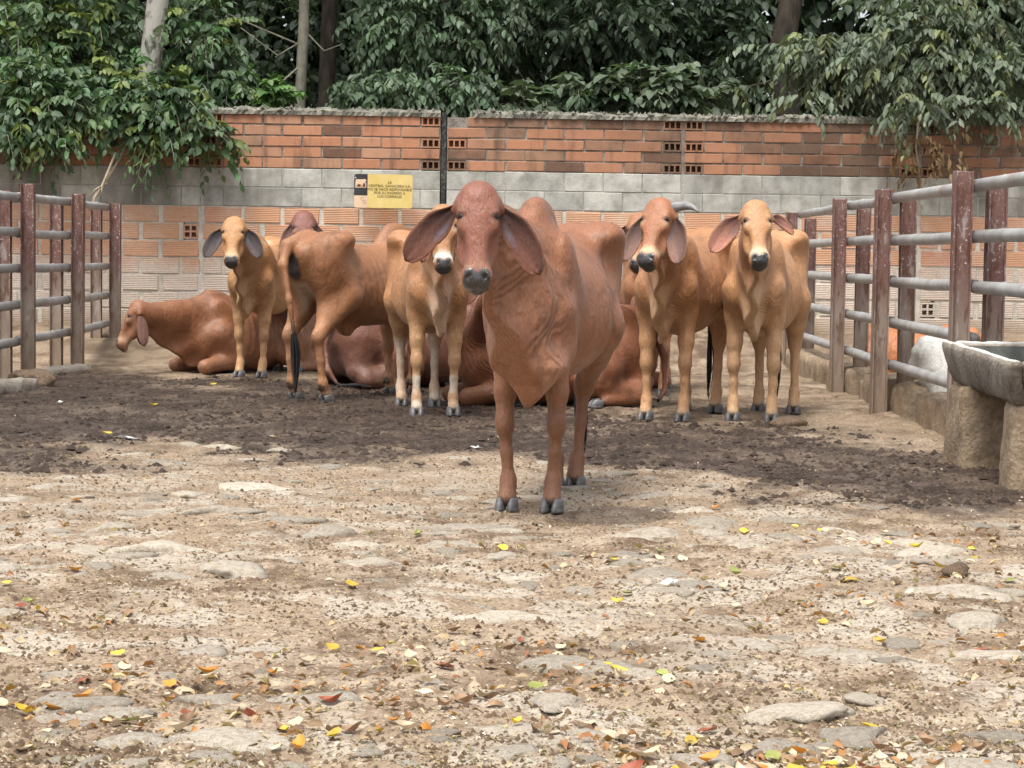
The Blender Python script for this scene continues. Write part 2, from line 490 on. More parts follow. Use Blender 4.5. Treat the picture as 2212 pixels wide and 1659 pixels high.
M_MORT_U = mat_mortar('mortar_sooty', (0.075, 0.062, 0.052), (0.33, 0.30, 0.26)); M_MORT_M = mat_mortar('mortar_grey', (0.24, 0.235, 0.21), (0.40, 0.385, 0.345)); M_MORT_L = mat_mortar('mortar_lime', (0.36, 0.32, 0.27), (0.60, 0.56, 0.49))
q = NM('hole_dark'); q.set((0.02, 0.017, 0.015), 1.0); M_HOLE = q.m

def hollow_mesh(name, w, h, dep, cols, rows, mat):
    """brick seen end on: a clay frame with real cores sunk into it"""
    V = []; F = []; web = 0.017 if rows == 1 else 0.02
    xs = [-w / 2]; cw = (w - web * (cols + 1)) / cols
    for i in range(cols): xs += [xs[-1] + web, xs[-1] + web + cw]
    xs.append(w / 2)
    zs = [-h / 2]; ch = (h - web * (rows + 1)) / rows
    for i in range(rows): zs += [zs[-1] + web, zs[-1] + web + ch]
    zs.append(h / 2)
    def quad(a, b, c, d):
        k = len(V); V.extend([a, b, c, d]); F.append((k, k + 1, k + 2, k + 3))
    for i in range(len(xs) - 1):
        for j in range(len(zs) - 1):
            x0, x1, z0, z1 = xs[i], xs[i + 1], zs[j], zs[j + 1]
            if i % 2 == 1 and j % 2 == 1:
                y1 = dep * 0.8
                quad((x0, 0, z0), (x0, y1, z0), (x0, y1, z1), (x0, 0, z1)); quad((x1, y1, z0), (x1, 0, z0), (x1, 0, z1), (x1, y1, z1))
                quad((x0, y1, z0), (x0, 0, z0), (x1, 0, z0), (x1, y1, z0)); quad((x0, 0, z1), (x0, y1, z1), (x1, y1, z1), (x1, 0, z1))
                quad((x0, y1, z0), (x1, y1, z0), (x1, y1, z1), (x0, y1, z1))
            else:
                quad((x0, 0, z0), (x1, 0, z0), (x1, 0, z1), (x0, 0, z1))
    x0, x1, z0, z1 = -w / 2, w / 2, -h / 2, h / 2
    quad((x0, dep, z0), (x0, 0, z0), (x0, 0, z1), (x0, dep, z1)); quad((x1, 0, z0), (x1, dep, z0), (x1, dep, z1), (x1, 0, z1))
    quad((x0, 0, z1), (x1, 0, z1), (x1, dep, z1), (x0, dep, z1)); quad((x0, dep, z0), (x1, dep, z0), (x1, 0, z0), (x0, 0, z0))
    me = mesh_py(name, V, F, False, mat)
    return me
def build_wall():
    rg = random.Random(5)
    PW = 2.478; P6 = PW / 6
    top0 = 2.47; ch = 0.1125; zg = top0 - 5 * ch; gh = 0.197; zl = zg - 2 * gh; lh = 0.177
    up = [box_mesh('brick', 0.394, 0.10, 0.0985, M_BRICK, 0.005, i, 0.0025) for i in range(4)]
    half = [box_mesh('brick', 0.20, 0.10, 0.0985, M_BRICK, 0.005, 9 + i, 0.0025) for i in range(2)]
    hol = hollow_mesh('hollow_brick', 0.192, 0.097, 0.10, 3, 1, M_BRICK)
    blk = [box_mesh('concrete_block', 0.405, 0.10, 0.190, M_BLOCK, 0.005, 20 + i, 0.002) for i in range(3)]
    blh = box_mesh('concrete_block', 0.20, 0.10, 0.190, M_BLOCK, 0.005, 26, 0.002)
    rib = [box_mesh('ribbed_brick', 0.388, 0.10, 0.160, M_RIB, 0.006, 30 + i, 0.004) for i in range(4)]
    ribh = box_mesh('ribbed_brick', 0.188, 0.10, 0.160, M_RIB, 0.006, 36, 0.004)
    hol4 = hollow_mesh('hollow_brick', 0.155, 0.150, 0.10, 2, 2, M_RIB)
    hol3 = hollow_mesh('hollow_brick', 0.20, 0.085, 0.10, 3, 1, M_RIB)
    walls = []
    for side in (0, 1):
        s_lo, s_hi = ((-3 * PW, -0.035) if side == 0 else (0.035, 3 * PW))
        root = empty('brick_wall', wpt((s_lo + s_hi) / 2, 0, WALL_BASE - 0.1))
        tag(root, 'long brick and block wall left of the black open joint, leafy shrub hanging over it' if side == 0 else 'long brick and block wall right of the black open joint, bricks sooty at the top', 'wall', 'brick walls closing the pen', 'thing')
        bpy.context.view_layer.update()
        def put(name, me, s, n, z, rz=0.0, tilt=0.0):
            p = wpt(s, n, z) - root.location
            o = bpy.data.objects.new(name, me); o.location = p; o.rotation_euler = (0, tilt, WALL_YAW + rz); COL.objects.link(o); o.parent = root
            return o
        def core(name, z0, z1, n, mat, lo=s_lo, hi=s_hi, th=0.19):
            me = box_mesh(name, hi - lo, th, z1 - z0, mat, 0)
            put(name, me, (lo + hi) / 2, n - th / 2, (z0 + z1) / 2)
        core('mortar', zl + 0.001, zg, -0.006, M_MORT_M); core('mortar', -0.2, zl - 7 * lh, -0.009, M_MORT_L)
        gaps = {}
        jit = lambda a: rg.uniform(-a, a)
        for p in range(-3, 3):
            a = p * PW
            if not (s_lo - 0.1 < a + PW / 2 < s_hi + 0.1): continue
            e0 = a + (0.035 if p == 0 else 0.012); e1 = a + PW - (0.035 if p == -1 else 0.012)
            W_ = e1 - e0
            for c in range(5):
                z = top0 - (c + 0.5) * ch
                if c % 2 == 0:
                    if not (p == 0 and c == 0): (put('hollow_brick', hol, e0 + 0.10, 0.001 + jit(0.003), z), gaps.setdefault(('u', c), []).append((e0 + 0.008, e0 + 0.192)))
                    put('hollow_brick', hol, e1 - 0.10, 0.001 + jit(0.003), z); gaps.setdefault(('u', c), []).append((e1 - 0.192, e1 - 0.008))
                    st = (W_ - 0.40) / 5
                    for i in range(5): put('brick', up[rg.randrange(4)], e0 + 0.20 + (i + 0.5) * st, -0.05 + jit(0.004), z + jit(0.003), jit(0.008), jit(0.006)).scale.x = (st - rg.uniform(0.010, 0.030)) / 0.394
                else:
                    st = W_ / 6
                    for i in range(6): put('brick', up[rg.randrange(4)], e0 + (i + 0.5) * st, -0.05 + jit(0.004), z + jit(0.003), jit(0.008), jit(0.006)).scale.x = (st - rg.uniform(0.010, 0.034)) / 0.394
            for c in range(2):
                z = zg - (c + 0.5) * gh
                st = W_ / 6
                if c == 0:
                    for i in range(6): put('concrete_block', blk[rg.randrange(3)], e0 + (i + 0.5) * st, -0.05 + jit(0.003), z).scale.x = (st - 0.008) / 0.405
                else:
                    for k in (0, 1): put('concrete_block', blh, (e0 + 0.10) if k == 0 else (e1 - 0.10), -0.05 + jit(0.003), z)
                    st = (W_ - 0.40) / 5
                    for i in range(5): put('concrete_block', blk[rg.randrange(3)], e0 + 0.20 + (i + 0.5) * st, -0.05 + jit(0.003), z).scale.x = (st - 0.008) / 0.405
            for c in range(7):
                z = zl - (c + 0.5) * lh
                offs = (c % 2) * 0.5
                st = W_ / 6
                k = 0
                if c % 2:
                    ends = [e0 + st * 0.25, e1 - st * 0.25]
                    for e in ends:
                        if rg.random() < 0.45:
                            h4 = rg.random() < 0.5
                            put('hollow_brick', hol4 if h4 else hol3, e, 0.000 + jit(0.003), z)
                            w_ = 0.0735 if h4 else 0.096
                            gaps.setdefault(('l', c), []).append((e - w_, e + w_))
                        else: put('ribbed_brick', ribh, e, -0.0495 + jit(0.004), z)
                    for i in range(5): put('ribbed_brick', rib[rg.randrange(4)], e0 + (i + 1.0) * st, -0.0495 + jit(0.005), z + jit(0.004), jit(0.006), jit(0.008)).scale.x = (st - rg.uniform(0.02, 0.06)) / 0.388
                else:
                    for i in range(6): put('ribbed_brick', rib[rg.randrange(4)], e0 + (i + 0.5) * st, -0.0495 + jit(0.005), z + jit(0.004), jit(0.006), jit(0.008)).scale.x = (st - rg.uniform(0.02, 0.06)) / 0.388
        # mortar bed of each course, open where a hollow brick is laid end on
        for fam, nc, zt, hh_, nn_, mt in (('u', 5, top0, ch, -0.011, M_MORT_U), ('l', 7, zl, lh, -0.009, M_MORT_L)):
            for c in range(nc):
                cur = s_lo
                for a_, b_ in sorted(gaps.get((fam, c), [])) + [(s_hi, s_hi)]:
                    if a_ - cur > 0.004: core('mortar', zt - (c + 1) * hh_, zt - c * hh_ - (0.012 if fam == 'u' and c == 0 else 0), nn_, mt, cur, a_)
                    cur = b_
        # rough concrete coping studded with chips
        n = int((s_hi - s_lo) / 0.03)
        V = []; F = []
        r2 = np.random.RandomState(3 + side)
        for i in range(n + 1):
            s = s_lo + (s_hi - s_lo) * i / n
            if side == 1: s = s + 0.26 * (1 - i / n)
            hh = 0.030 + 0.045 * fbm(np.array([s * 5.0]), np.array([3.0 + side]), 3)[0] + r2.uniform(0, 0.012)
            for (nn, zz) in ((0.022 + r2.uniform(-.012, .012), top0 - 0.012), (0.020 + r2.uniform(-.015, .012), top0 + hh * 0.5), (-0.02 + r2.uniform(-.02, .01), top0 + hh), (-0.12, top0 + hh + r2.uniform(-.01, .015)), (-0.20, top0 + hh * 0.7), (-0.21, top0 - 0.012)):
                V.append(wpt(s, nn, zz) - root.location)
        for i in range(n):
            for j in range(5): F.append((i * 6 + j, (i + 1) * 6 + j, (i + 1) * 6 + j + 1, i * 6 + j + 1))
        cop = obj('coping', mesh_py('coping', V, F, False, M_COPE), root)
        V = []; F = []
        for i in range(520):
            s = r2.uniform(s_lo + 0.3 * side, s_hi); n_ = r2.uniform(-0.18, 0.03); z = top0 + 0.03 + 0.03 * r2.rand(); r = r2.uniform(0.008, 0.026)
            c = wpt(s, n_, z) - root.location; k = len(V)
            for d in ((1, 0, 0), (-1, 0, 0), (0, 1, 0), (0, -1, 0), (0, 0, 1.4), (0, 0, -1)): V.append(c + Vector([e * r * r2.uniform(0.6, 1.4) for e in d]))
            for t in ((0, 2, 4), (2, 1, 4), (1, 3, 4), (3, 0, 4), (2, 0, 5), (1, 2, 5), (3, 1, 5), (0, 3, 5)): F.append(tuple(k + e for e in t))
        ch_ = obj('stone_chips', mesh_py('stone_chips', V, F, False, M_COPE), cop); ch_['kind'] = 'stuff'
        walls.append(root)
    return walls
M_COPE = mat_mortar('coping_concrete', (0.055, 0.055, 0.040), (0.26, 0.25, 0.21))
if want('wall'):
    WALLS = build_wall()
    # tarred strip standing in the open joint
    q = NM('black_tar'); q.set(q.ramp(q.noise(q.coord('Object'), 30, 3, 0.7), [(0.45, (0.012, 0.012, 0.012)), (0.72, (0.11, 0.11, 0.105))]), 0.8); M_TAR = q.m
    p = wpt(0, -0.04, 1.33)
    tag(obj('joint_strip', box_mesh('joint_strip', 0.05, 0.05, 2.35, M_TAR, 0.003), None, p, (0, 0, WALL_YAW)), 'narrow black strip in the open joint between the two brick walls', 'joint strip')

# ------------------------------------------------------------------ sign on the wall
def text_mesh(name, body, size, mat, align='CENTER', space=1.0):
    cu = bpy.data.curves.new(name, 'FONT'); cu.body = body; cu.size = size; cu.align_x = align; cu.extrude = 0.0006; cu.space_line = space; cu.resolution_u = 3
    t = bpy.data.objects.new(name, cu); COL.objects.link(t)
    bpy.context.view_layer.update()
    me = bpy.data.meshes.new_from_object(t.evaluated_get(bpy.context.evaluated_depsgraph_get()))
    bpy.data.objects.remove(t); me.name = name; me.materials.clear(); me.materials.append(mat); return me
def plate_mesh(name, x0, x1, z0, z1, y, th, rad, mat, corners=(1, 1, 1, 1)):
    """upright plate facing -y with rounded corners (bl, br, tr, tl)"""
    pts = []
    for (cx, cz, a0, on) in ((x0 + rad, z0 + rad, 180, corners[0]), (x1 - rad, z0 + rad, 270, corners[1]), (x1 - rad, z1 - rad, 0, corners[2]), (x0 + rad, z1 - rad, 90, corners[3])):
        if on:
            for k in range(5):
                t = R(a0 + 22.5 * k); pts.append((cx + rad * math.cos(t), cz + rad * math.sin(t)))
        else:
            pts.append((x0 if cx < (x0 + x1) / 2 else x1, z0 if cz < (z0 + z1) / 2 else z1))
    n = len(pts)
    V = [(p[0], y, p[1]) for p in pts] + [(p[0], y + th, p[1]) for p in pts]
    F = [tuple(range(n)), tuple(range(2 * n - 1, n - 1, -1))] + [((i + 1) % n, i, n + i, n + (i + 1) % n) for i in range(n)]
    return mesh_py(name, V, F, False, mat)
if want('sign'):
    def sm(name, a, b, ro=0.45):
        q = NM(name); n = q.noise(q.mapping(q.coord('Object'), (1, 1, 0.4)), 9, 3, 0.6); return q.set(q.ramp(n, [(0.3, a), (0.7, b)]), ro, spec=0.4)
    yel = sm('sign_yellow', (0.56, 0.42, 0.12), (0.64, 0.51, 0.21)); blk = sm('sign_black', (0.018, 0.018, 0.02), (0.04, 0.04, 0.042)); pal = sm('sign_peach', (0.60, 0.43, 0.28), (0.66, 0.50, 0.35)); ink = sm('sign_ink', (0.045, 0.03, 0.01), (0.07, 0.05, 0.02)); gry = sm('sign_monogram_grey', (0.40, 0.32, 0.24), (0.44, 0.36, 0.28)); red = sm('sign_window_brown', (0.10, 0.03, 0.02), (0.13, 0.045, 0.03))
    d_ = WALL_Y - 0.25
    cpt = at_depth(828, 413, WALL_Y - 0.22)
    sg = empty('wall_sign', cpt, WALL_YAW)
    sg.rotation_euler = (R(1.0), R(0.3), WALL_YAW)
    tag(sg, 'yellow and black metal notice fixed on the grey blocks of the wall', 'sign')
    h, w = 0.172, 0.298
    obj('plate', plate_mesh('plate', -w, w, -h, h, 0.0, 0.012, 0.025, yel), sg)
    obj('black_panel', plate_mesh('black_panel', -w, -w + 0.135, -h + 0.125, h, -0.003, 0.004, 0.025, blk, (0, 0, 0, 1)), sg)
    obj('pale_panel', plate_mesh('pale_panel', -w, -w + 0.139, -h, -h + 0.123, -0.003, 0.004, 0.025, pal, (1, 0, 0, 0)), sg)
    # bull silhouette over stable windows
    P2 = [(0.0, 0.0), (0.112, 0.0), (0.112, 0.053), (0.10, 0.055), (0.10, 0.062), (0.112, 0.066), (0.112, 0.078), (0.105, 0.082), (0.10, 0.092), (0.094, 0.093), (0.085, 0.086), (0.012, 0.086), (0.004, 0.080), (0.002, 0.05)]
    em = obj('emblem', mesh_py('emblem', [(-w + 0.011 + a, -0.0055, -h + 0.203 + b) for a, b in P2], [tuple(range(len(P2)))], False, pal), sg)
    for a0, a1, z0, z1 in ((0.022, 0.055, 0.010, 0.036), (0.078, 0.102, 0.008, 0.046), (0.066, 0.071, 0.0, 0.03), (0.012, 0.016, 0.006, 0.03)):
        obj('window_mark', plate_mesh('window_mark', -w + 0.011 + a0, -w + 0.011 + a1, -h + 0.203 + z0, -h + 0.203 + z1, -0.0075, 0.001, 0.001, red, (0, 0, 0, 0)), em)
    ts = obj('lettering', text_mesh('lettering', 'LA\nCENTRAL GANADERA S.A.\nNO SE HACE RESPONSABLE\nPOR SU INGRESO A\nLOS CORRALES', 0.0365, ink, 'CENTER', 0.98), sg, (0.065, -0.0015, 0.078), (R(90), 0, 0))
    obj('monogram', text_mesh('monogram', 'C', 0.055, gry), sg, (-0.215, -0.0045, -0.098), (R(90), 0, 0))
    obj('monogram', text_mesh('monogram', 'G', 0.055, gry), sg, (-0.192, -0.0050, -0.128), (R(90), 0, 0))
    obj('rivet', sphere_mesh('rivet', 0.006, mat_simple('rivet_steel', (0.5, 0.5, 0.5), (0.65, 0.65, 0.65), 20, 0.4)) if False else plate_mesh('rivet', -w + 0.006, -w + 0.018, h - 0.045, h - 0.033, -0.007, 0.004, 0.0055, sm('rivet_steel', (0.6, 0.6, 0.6), (0.7, 0.7, 0.7), 0.3)), sg)

# ------------------------------------------------------------------ steel fences
def mat_post():
    q = NM('rusty_post_steel'); co = q.coord('Object'); r = q.rnd()
    v = q.node('ShaderNodeVectorMath', operation='ADD'); q.put(co, v.inputs[0]); cb = q.node('ShaderNodeCombineXYZ'); q.put(q.math('MULTIPLY', r, 30.0), cb.inputs[0]); q.put(cb.outputs[0], v.inputs[1]); cr = v.outputs[0]
    sp = q.node('ShaderNodeSeparateXYZ'); q.put(co, sp.inputs[0])
    n = q.noise(q.mapping(cr, (1, 1, 0.35)), 9, 3, 0.65); nf = q.noise(cr, 45, 3, 0.75)
    worn = q.ramp(n, [(0.30, (0.17, 0.12, 0.095)), (0.55, (0.25, 0.20, 0.165)), (0.75, (0.34, 0.30, 0.26))])
    redp = q.ramp(nf, [(0.3, (0.10, 0.040, 0.035)), (0.7, (0.18, 0.085, 0.072))])
    hm = q.math('ADD', q.ramp(sp.outputs[2], [(0.35, 0.0), (1.45, 0.55)]), q.math('MULTIPLY', n, 0.7))
    c = q.mix(q.ramp(hm, [(0.60, 0.0), (0.88, 0.85)]), worn, redp)
    drop = q.math('ADD', q.ramp(sp.outputs[2], [(0.90, 0.0), (1.50, 0.13)]), nf)
    c = q.mix(q.ramp(drop, [(0.74, 0.0), (0.80, 0.9)]), c, (0.58, 0.56, 0.53))
    rust = q.noise(q.mapping(cr, (1, 1, 0.25)), 16, 3, 0.7)
    c = q.mix(q.ramp(rust, [(0.54, 0.0), (0.62, 0.75)]), c, (0.085, 0.035, 0.018))
    c = q.mix(q.ramp(rust, [(0.34, 0.6), (0.42, 0.0)]), c, (0.36, 0.33, 0.30))
    mud = q.ramp(sp.outputs[2], [(0.05, 0.8), (0.5, 0.15), (0.9, 0.0)])
    c = q.mix(mud, c, (0.23, 0.165, 0.115))
    return q.set(c, 0.72, q.bump(nf, 0.5, 0.004), spec=0.35)
def mat_pipe():
    q = NM('galvanised_pipe'); w = world_pos(q)
    n = q.noise(w, 6, 3, 0.6); nf = q.noise(w, 70, 3, 0.7)
    c = q.ramp(n, [(0.3, (0.24, 0.238, 0.23)), (0.6, (0.36, 0.355, 0.345))])
    c = q.mix(q.ramp(nf, [(0.55, 0.0), (0.75, 0.5)]), c, (0.46, 0.45, 0.43))
    c = q.mix(q.ramp(q.noise(w, 2.3, 3, 0.6), [(0.60, 0.0), (0.74, 0.5)]), c, (0.20, 0.135, 0.09))
    return q.set(c, 0.58, q.bump(nf, 0.3, 0.003), metallic=0.1, spec=0.4)
M_POST = mat_post(); M_PIPE = mat_pipe()
def hbeam_mesh(h, seed):
    """H-section, flanges across x, open web faces the viewer"""
    a, d, t = 0.052, 0.050, 0.009
    prof = [(-a, -d), (-a + t, -d), (-a + t, -t * 2.2), (a - t, -t * 2.2), (a - t, -d), (a, -d), (a, d), (a - t, d), (a - t, -t), (-a + t, -t), (-a + t, d), (-a, d)]
    n = len(prof); V = []; F = []
    rg = random.Random(seed)
    zs = [-0.25, 0.0, h * 0.5, h]
    for z in zs:
        for p in prof: V.append((p[0], p[1], z + (rg.uniform(-0.006, 0.006) if z == h else 0)))
    for i in range(len(zs) - 1):
        for k in range(n): F.append((i * n + k, i * n + (k + 1) % n, (i + 1) * n + (k + 1) % n, (i + 1) * n + k))
    top = (len(zs) - 1) * n
    for q_ in ((0, 1, 10, 11), (1, 2, 9, 10), (2, 3, 8, 9), (3, 4, 7, 8), (4, 5, 6, 7)): F.append(tuple(top + k for k in q_))
    return mesh_py('post', V, F, False, M_POST)
def fence(label, side, stations, rails_h, group, skip_low_after=None):
    """stations: (x, y, height) of the front posts, far to near; side +1 right pen, -1 left pen"""
    x0, y0, _ = stations[0]
    root = empty('pen_fence', (x0, y0, 0)); tag(root, label, 'fence', group)
    rg = random.Random(17 + side)
    rx = side * 0.090
    bpy.context.view_layer.update()
    for i, (x, y, h) in enumerate(stations):
        for k, (dx, hh) in enumerate(((0.0, h), (side * 0.185, h - 0.055))):
            o = obj('post', hbeam_mesh(hh, i * 2 + k), root, (x - x0 + dx, y - y0, 0), (R(rg.uniform(-.4, .4)), R(rg.uniform(-.5, .5)), R(rg.uniform(-2, 2))))
    for i in range(len(stations) - 1):
        (xa, ya, ha), (xb, yb, hb) = stations[i], stations[i + 1]
        for j, z in enumerate(rails_h):
            if skip_low_after is not None and i >= skip_low_after and j >= 3: continue
            za = z + rg.uniform(-0.008, 0.008); zb = z + rg.uniform(-0.008, 0.008)
            a = Vector((xa - x0 + rx, ya - y0 + 0.01, za)); b = Vector((xb - x0 + rx, yb - y0 - 0.01 if i == len(stations) - 2 else yb - y0 + 0.03, zb))
            m = a.lerp(b, 0.5) + Vector((rg.uniform(-.006, .006), 0, rg.uniform(-.008, .004)))
            g = a.lerp(b, 0.31)
            pts = [a, g - (b - a).normalized() * 0.02, g, g + (b - a).normalized() * 0.02, m, a.lerp(b, 0.75), b]
            obj('rail', tube_mesh('rail', pts, [0.036, 0.036, 0.0385, 0.036, 0.036, 0.036, 0.036], M_PIPE, 14), root)
    return root
RH = [1.475, 1.19, 0.905, 0.62, 0.33]
if want('fence'):
    gl = [on_ground(248, 770), on_ground(167, 796), on_ground(61, 822)]
    st = [(gl[0].x, gl[0].y, 1.50), (gl[1].x, gl[1].y, 1.53), (gl[2].x, gl[2].y, 1.56)]
    dxy = (gl[2] - gl[0]) * 0.5
    st.append((gl[2].x + dxy.x * 0.3, gl[2].y + dxy.y, 1.55)); st.append((gl[2].x + dxy.x * 0.5, gl[2].y + dxy.y * 2, 1.55))
    fence('rust red and grey pipe fence on the left beside the lying cow', -1, st, [z - 0.015 for z in RH], 'pipe fences along both sides of the pen')
    gr = [on_ground(1915, 893), on_ground(2056, 968), on_ground(1790, 850)]
    X0 = (gr[0].x + gr[1].x + gr[2].x) / 3
    st = [(X0 + 0.13, 22.6, 1.49), (X0 + 0.03, gr[2].y, 1.52), (X0, gr[0].y, 1.53), (X0 - 0.01, gr[1].y, 1.55), (X0 - 0.02, gr[1].y - 2.5, 1.55), (X0 - 0.02, gr[1].y - 5.0, 1.55)]
    FENCE_R = fence('rust red and grey pipe fence on the right running behind the water trough', 1, st, RH, 'pipe fences along both sides of the pen', skip_low_after=3)
    FX = X0

# ------------------------------------------------------------------ rough solids: curbs, trough, rocks
def rough_box(name, x0, x1, y0, y1, z0, z1, mat, step=0.035, amp=0.012, seed=0, taper=None, rnd=0.03):
    """box with chipped, uneven faces; taper(x,y,z)->(x,y,z)"""
    bm = bmesh.new()
    nx, ny, nz = [max(2, int((b - a) / step)) for a, b in ((x0, x1), (y0, y1), (z0, z1))]
    grid = {}
    def vert(i, j, k):
        key = (i, j, k)
        if key not in grid:
            x, y, z = x0 + (x1 - x0) * i / nx, y0 + (y1 - y0) * j / ny, z0 + (z1 - z0) * k / nz
            c = Vector(((x0 + x1) / 2, (y0 + y1) / 2, (z0 + z1) / 2)); hx, hy, hz = (x1 - x0) / 2, (y1 - y0) / 2, (z1 - z0) / 2
            p = Vector((x, y, z)) - c
            qx = max(abs(p.x) - (hx - rnd), 0); qy = max(abs(p.y) - (hy - rnd), 0); qz = max(abs(p.z) - (hz - rnd), 0)
            l = math.sqrt(qx * qx + qy * qy + qz * qz)
            if l > rnd: 
                f = rnd / l
                p = Vector((math.copysign(min(abs(p.x), hx - rnd) + qx * f, p.x), math.copysign(min(abs(p.y), hy - rnd) + qy * f, p.y), math.copysign(min(abs(p.z), hz - rnd) + qz * f, p.z)))
            nrm = Vector((p.x / hx, p.y / hy, p.z / hz)); nrm = Vector([math.copysign(abs(e) ** 6, e) for e in nrm]); nrm.normalize()
            a1 = np.array([x * 5 + seed + z * 3.1]); a2 = np.array([y * 5 + z * 4.3 + seed * 2])
            dsp = (fbm(a1, a2, 3)[0] - 0.5) * 2 * amp + (fbm(a1 * 6, a2 * 6, 2)[0] - 0.5) * amp
            p = p + c + nrm * dsp
            if taper: p = Vector(taper(*p))
            grid[key] = bm.verts.new(p)
        return grid[key]
    def face(f): 
        try: bm.faces.new(f)
        except ValueError: pass
    for i in range(nx):
        for j in range(ny):
            face([vert(i, j, 0), vert(i, j + 1, 0), vert(i + 1, j + 1, 0), vert(i + 1, j, 0)]); face([vert(i, j, nz), vert(i + 1, j, nz), vert(i + 1, j + 1, nz), vert(i, j + 1, nz)])
    for i in range(nx):
        for k in range(nz):
            face([vert(i, 0, k), vert(i + 1, 0, k), vert(i + 1, 0, k + 1), vert(i, 0, k + 1)]); face([vert(i, ny, k), vert(i, ny, k + 1), vert(i + 1, ny, k + 1), vert(i + 1, ny, k)])
    for j in range(ny):
        for k in range(nz):
            face([vert(0, j, k), vert(0, j, k + 1), vert(0, j + 1, k + 1), vert(0, j + 1, k)]); face([vert(nx, j, k), vert(nx, j + 1, k), vert(nx, j + 1, k + 1), vert(nx, j, k + 1)])
    me = bpy.data.meshes.new(name); bm.to_mesh(me); bm.free()
    for p in me.polygons: p.use_smooth = True
    me.materials.append(mat); return me
def mat_concrete(name, a, b, c, pale_up=0.0):
    q = NM(name); w = world_pos(q)
    n = q.noise(w, 5, 3, 0.65); nf = q.noise(w, 40, 3, 0.8); ag = q.voro(w, 55, 'F1', 'Distance')
    col = q.ramp(q.math('ADD', q.math('MULTIPLY', n, 0.6), q.math('MULTIPLY', nf, 0.4)), [(0.34, a), (0.52, b), (0.68, c)])
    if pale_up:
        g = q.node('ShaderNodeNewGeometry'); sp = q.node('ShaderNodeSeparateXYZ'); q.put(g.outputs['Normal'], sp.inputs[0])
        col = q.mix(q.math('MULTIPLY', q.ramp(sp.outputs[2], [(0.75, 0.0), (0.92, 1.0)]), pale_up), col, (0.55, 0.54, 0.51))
    h = q.math('ADD', q.math('MULTIPLY', nf, 1.0), q.math('MULTIPLY', ag, 0.6))
    return q.set(col, 0.93, q.bump(h, 0.5, 0.010), spec=0.2)
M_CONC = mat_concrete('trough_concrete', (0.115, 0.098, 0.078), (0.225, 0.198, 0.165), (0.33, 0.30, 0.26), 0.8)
M_CURB = mat_concrete('curb_concrete', (0.15, 0.11, 0.07), (0.26, 0.195, 0.132), (0.36, 0.295, 0.22))
M_WHITE = mat_concrete('limed_stone', (0.17, 0.14, 0.105), (0.30, 0.265, 0.22), (0.42, 0.39, 0.35))
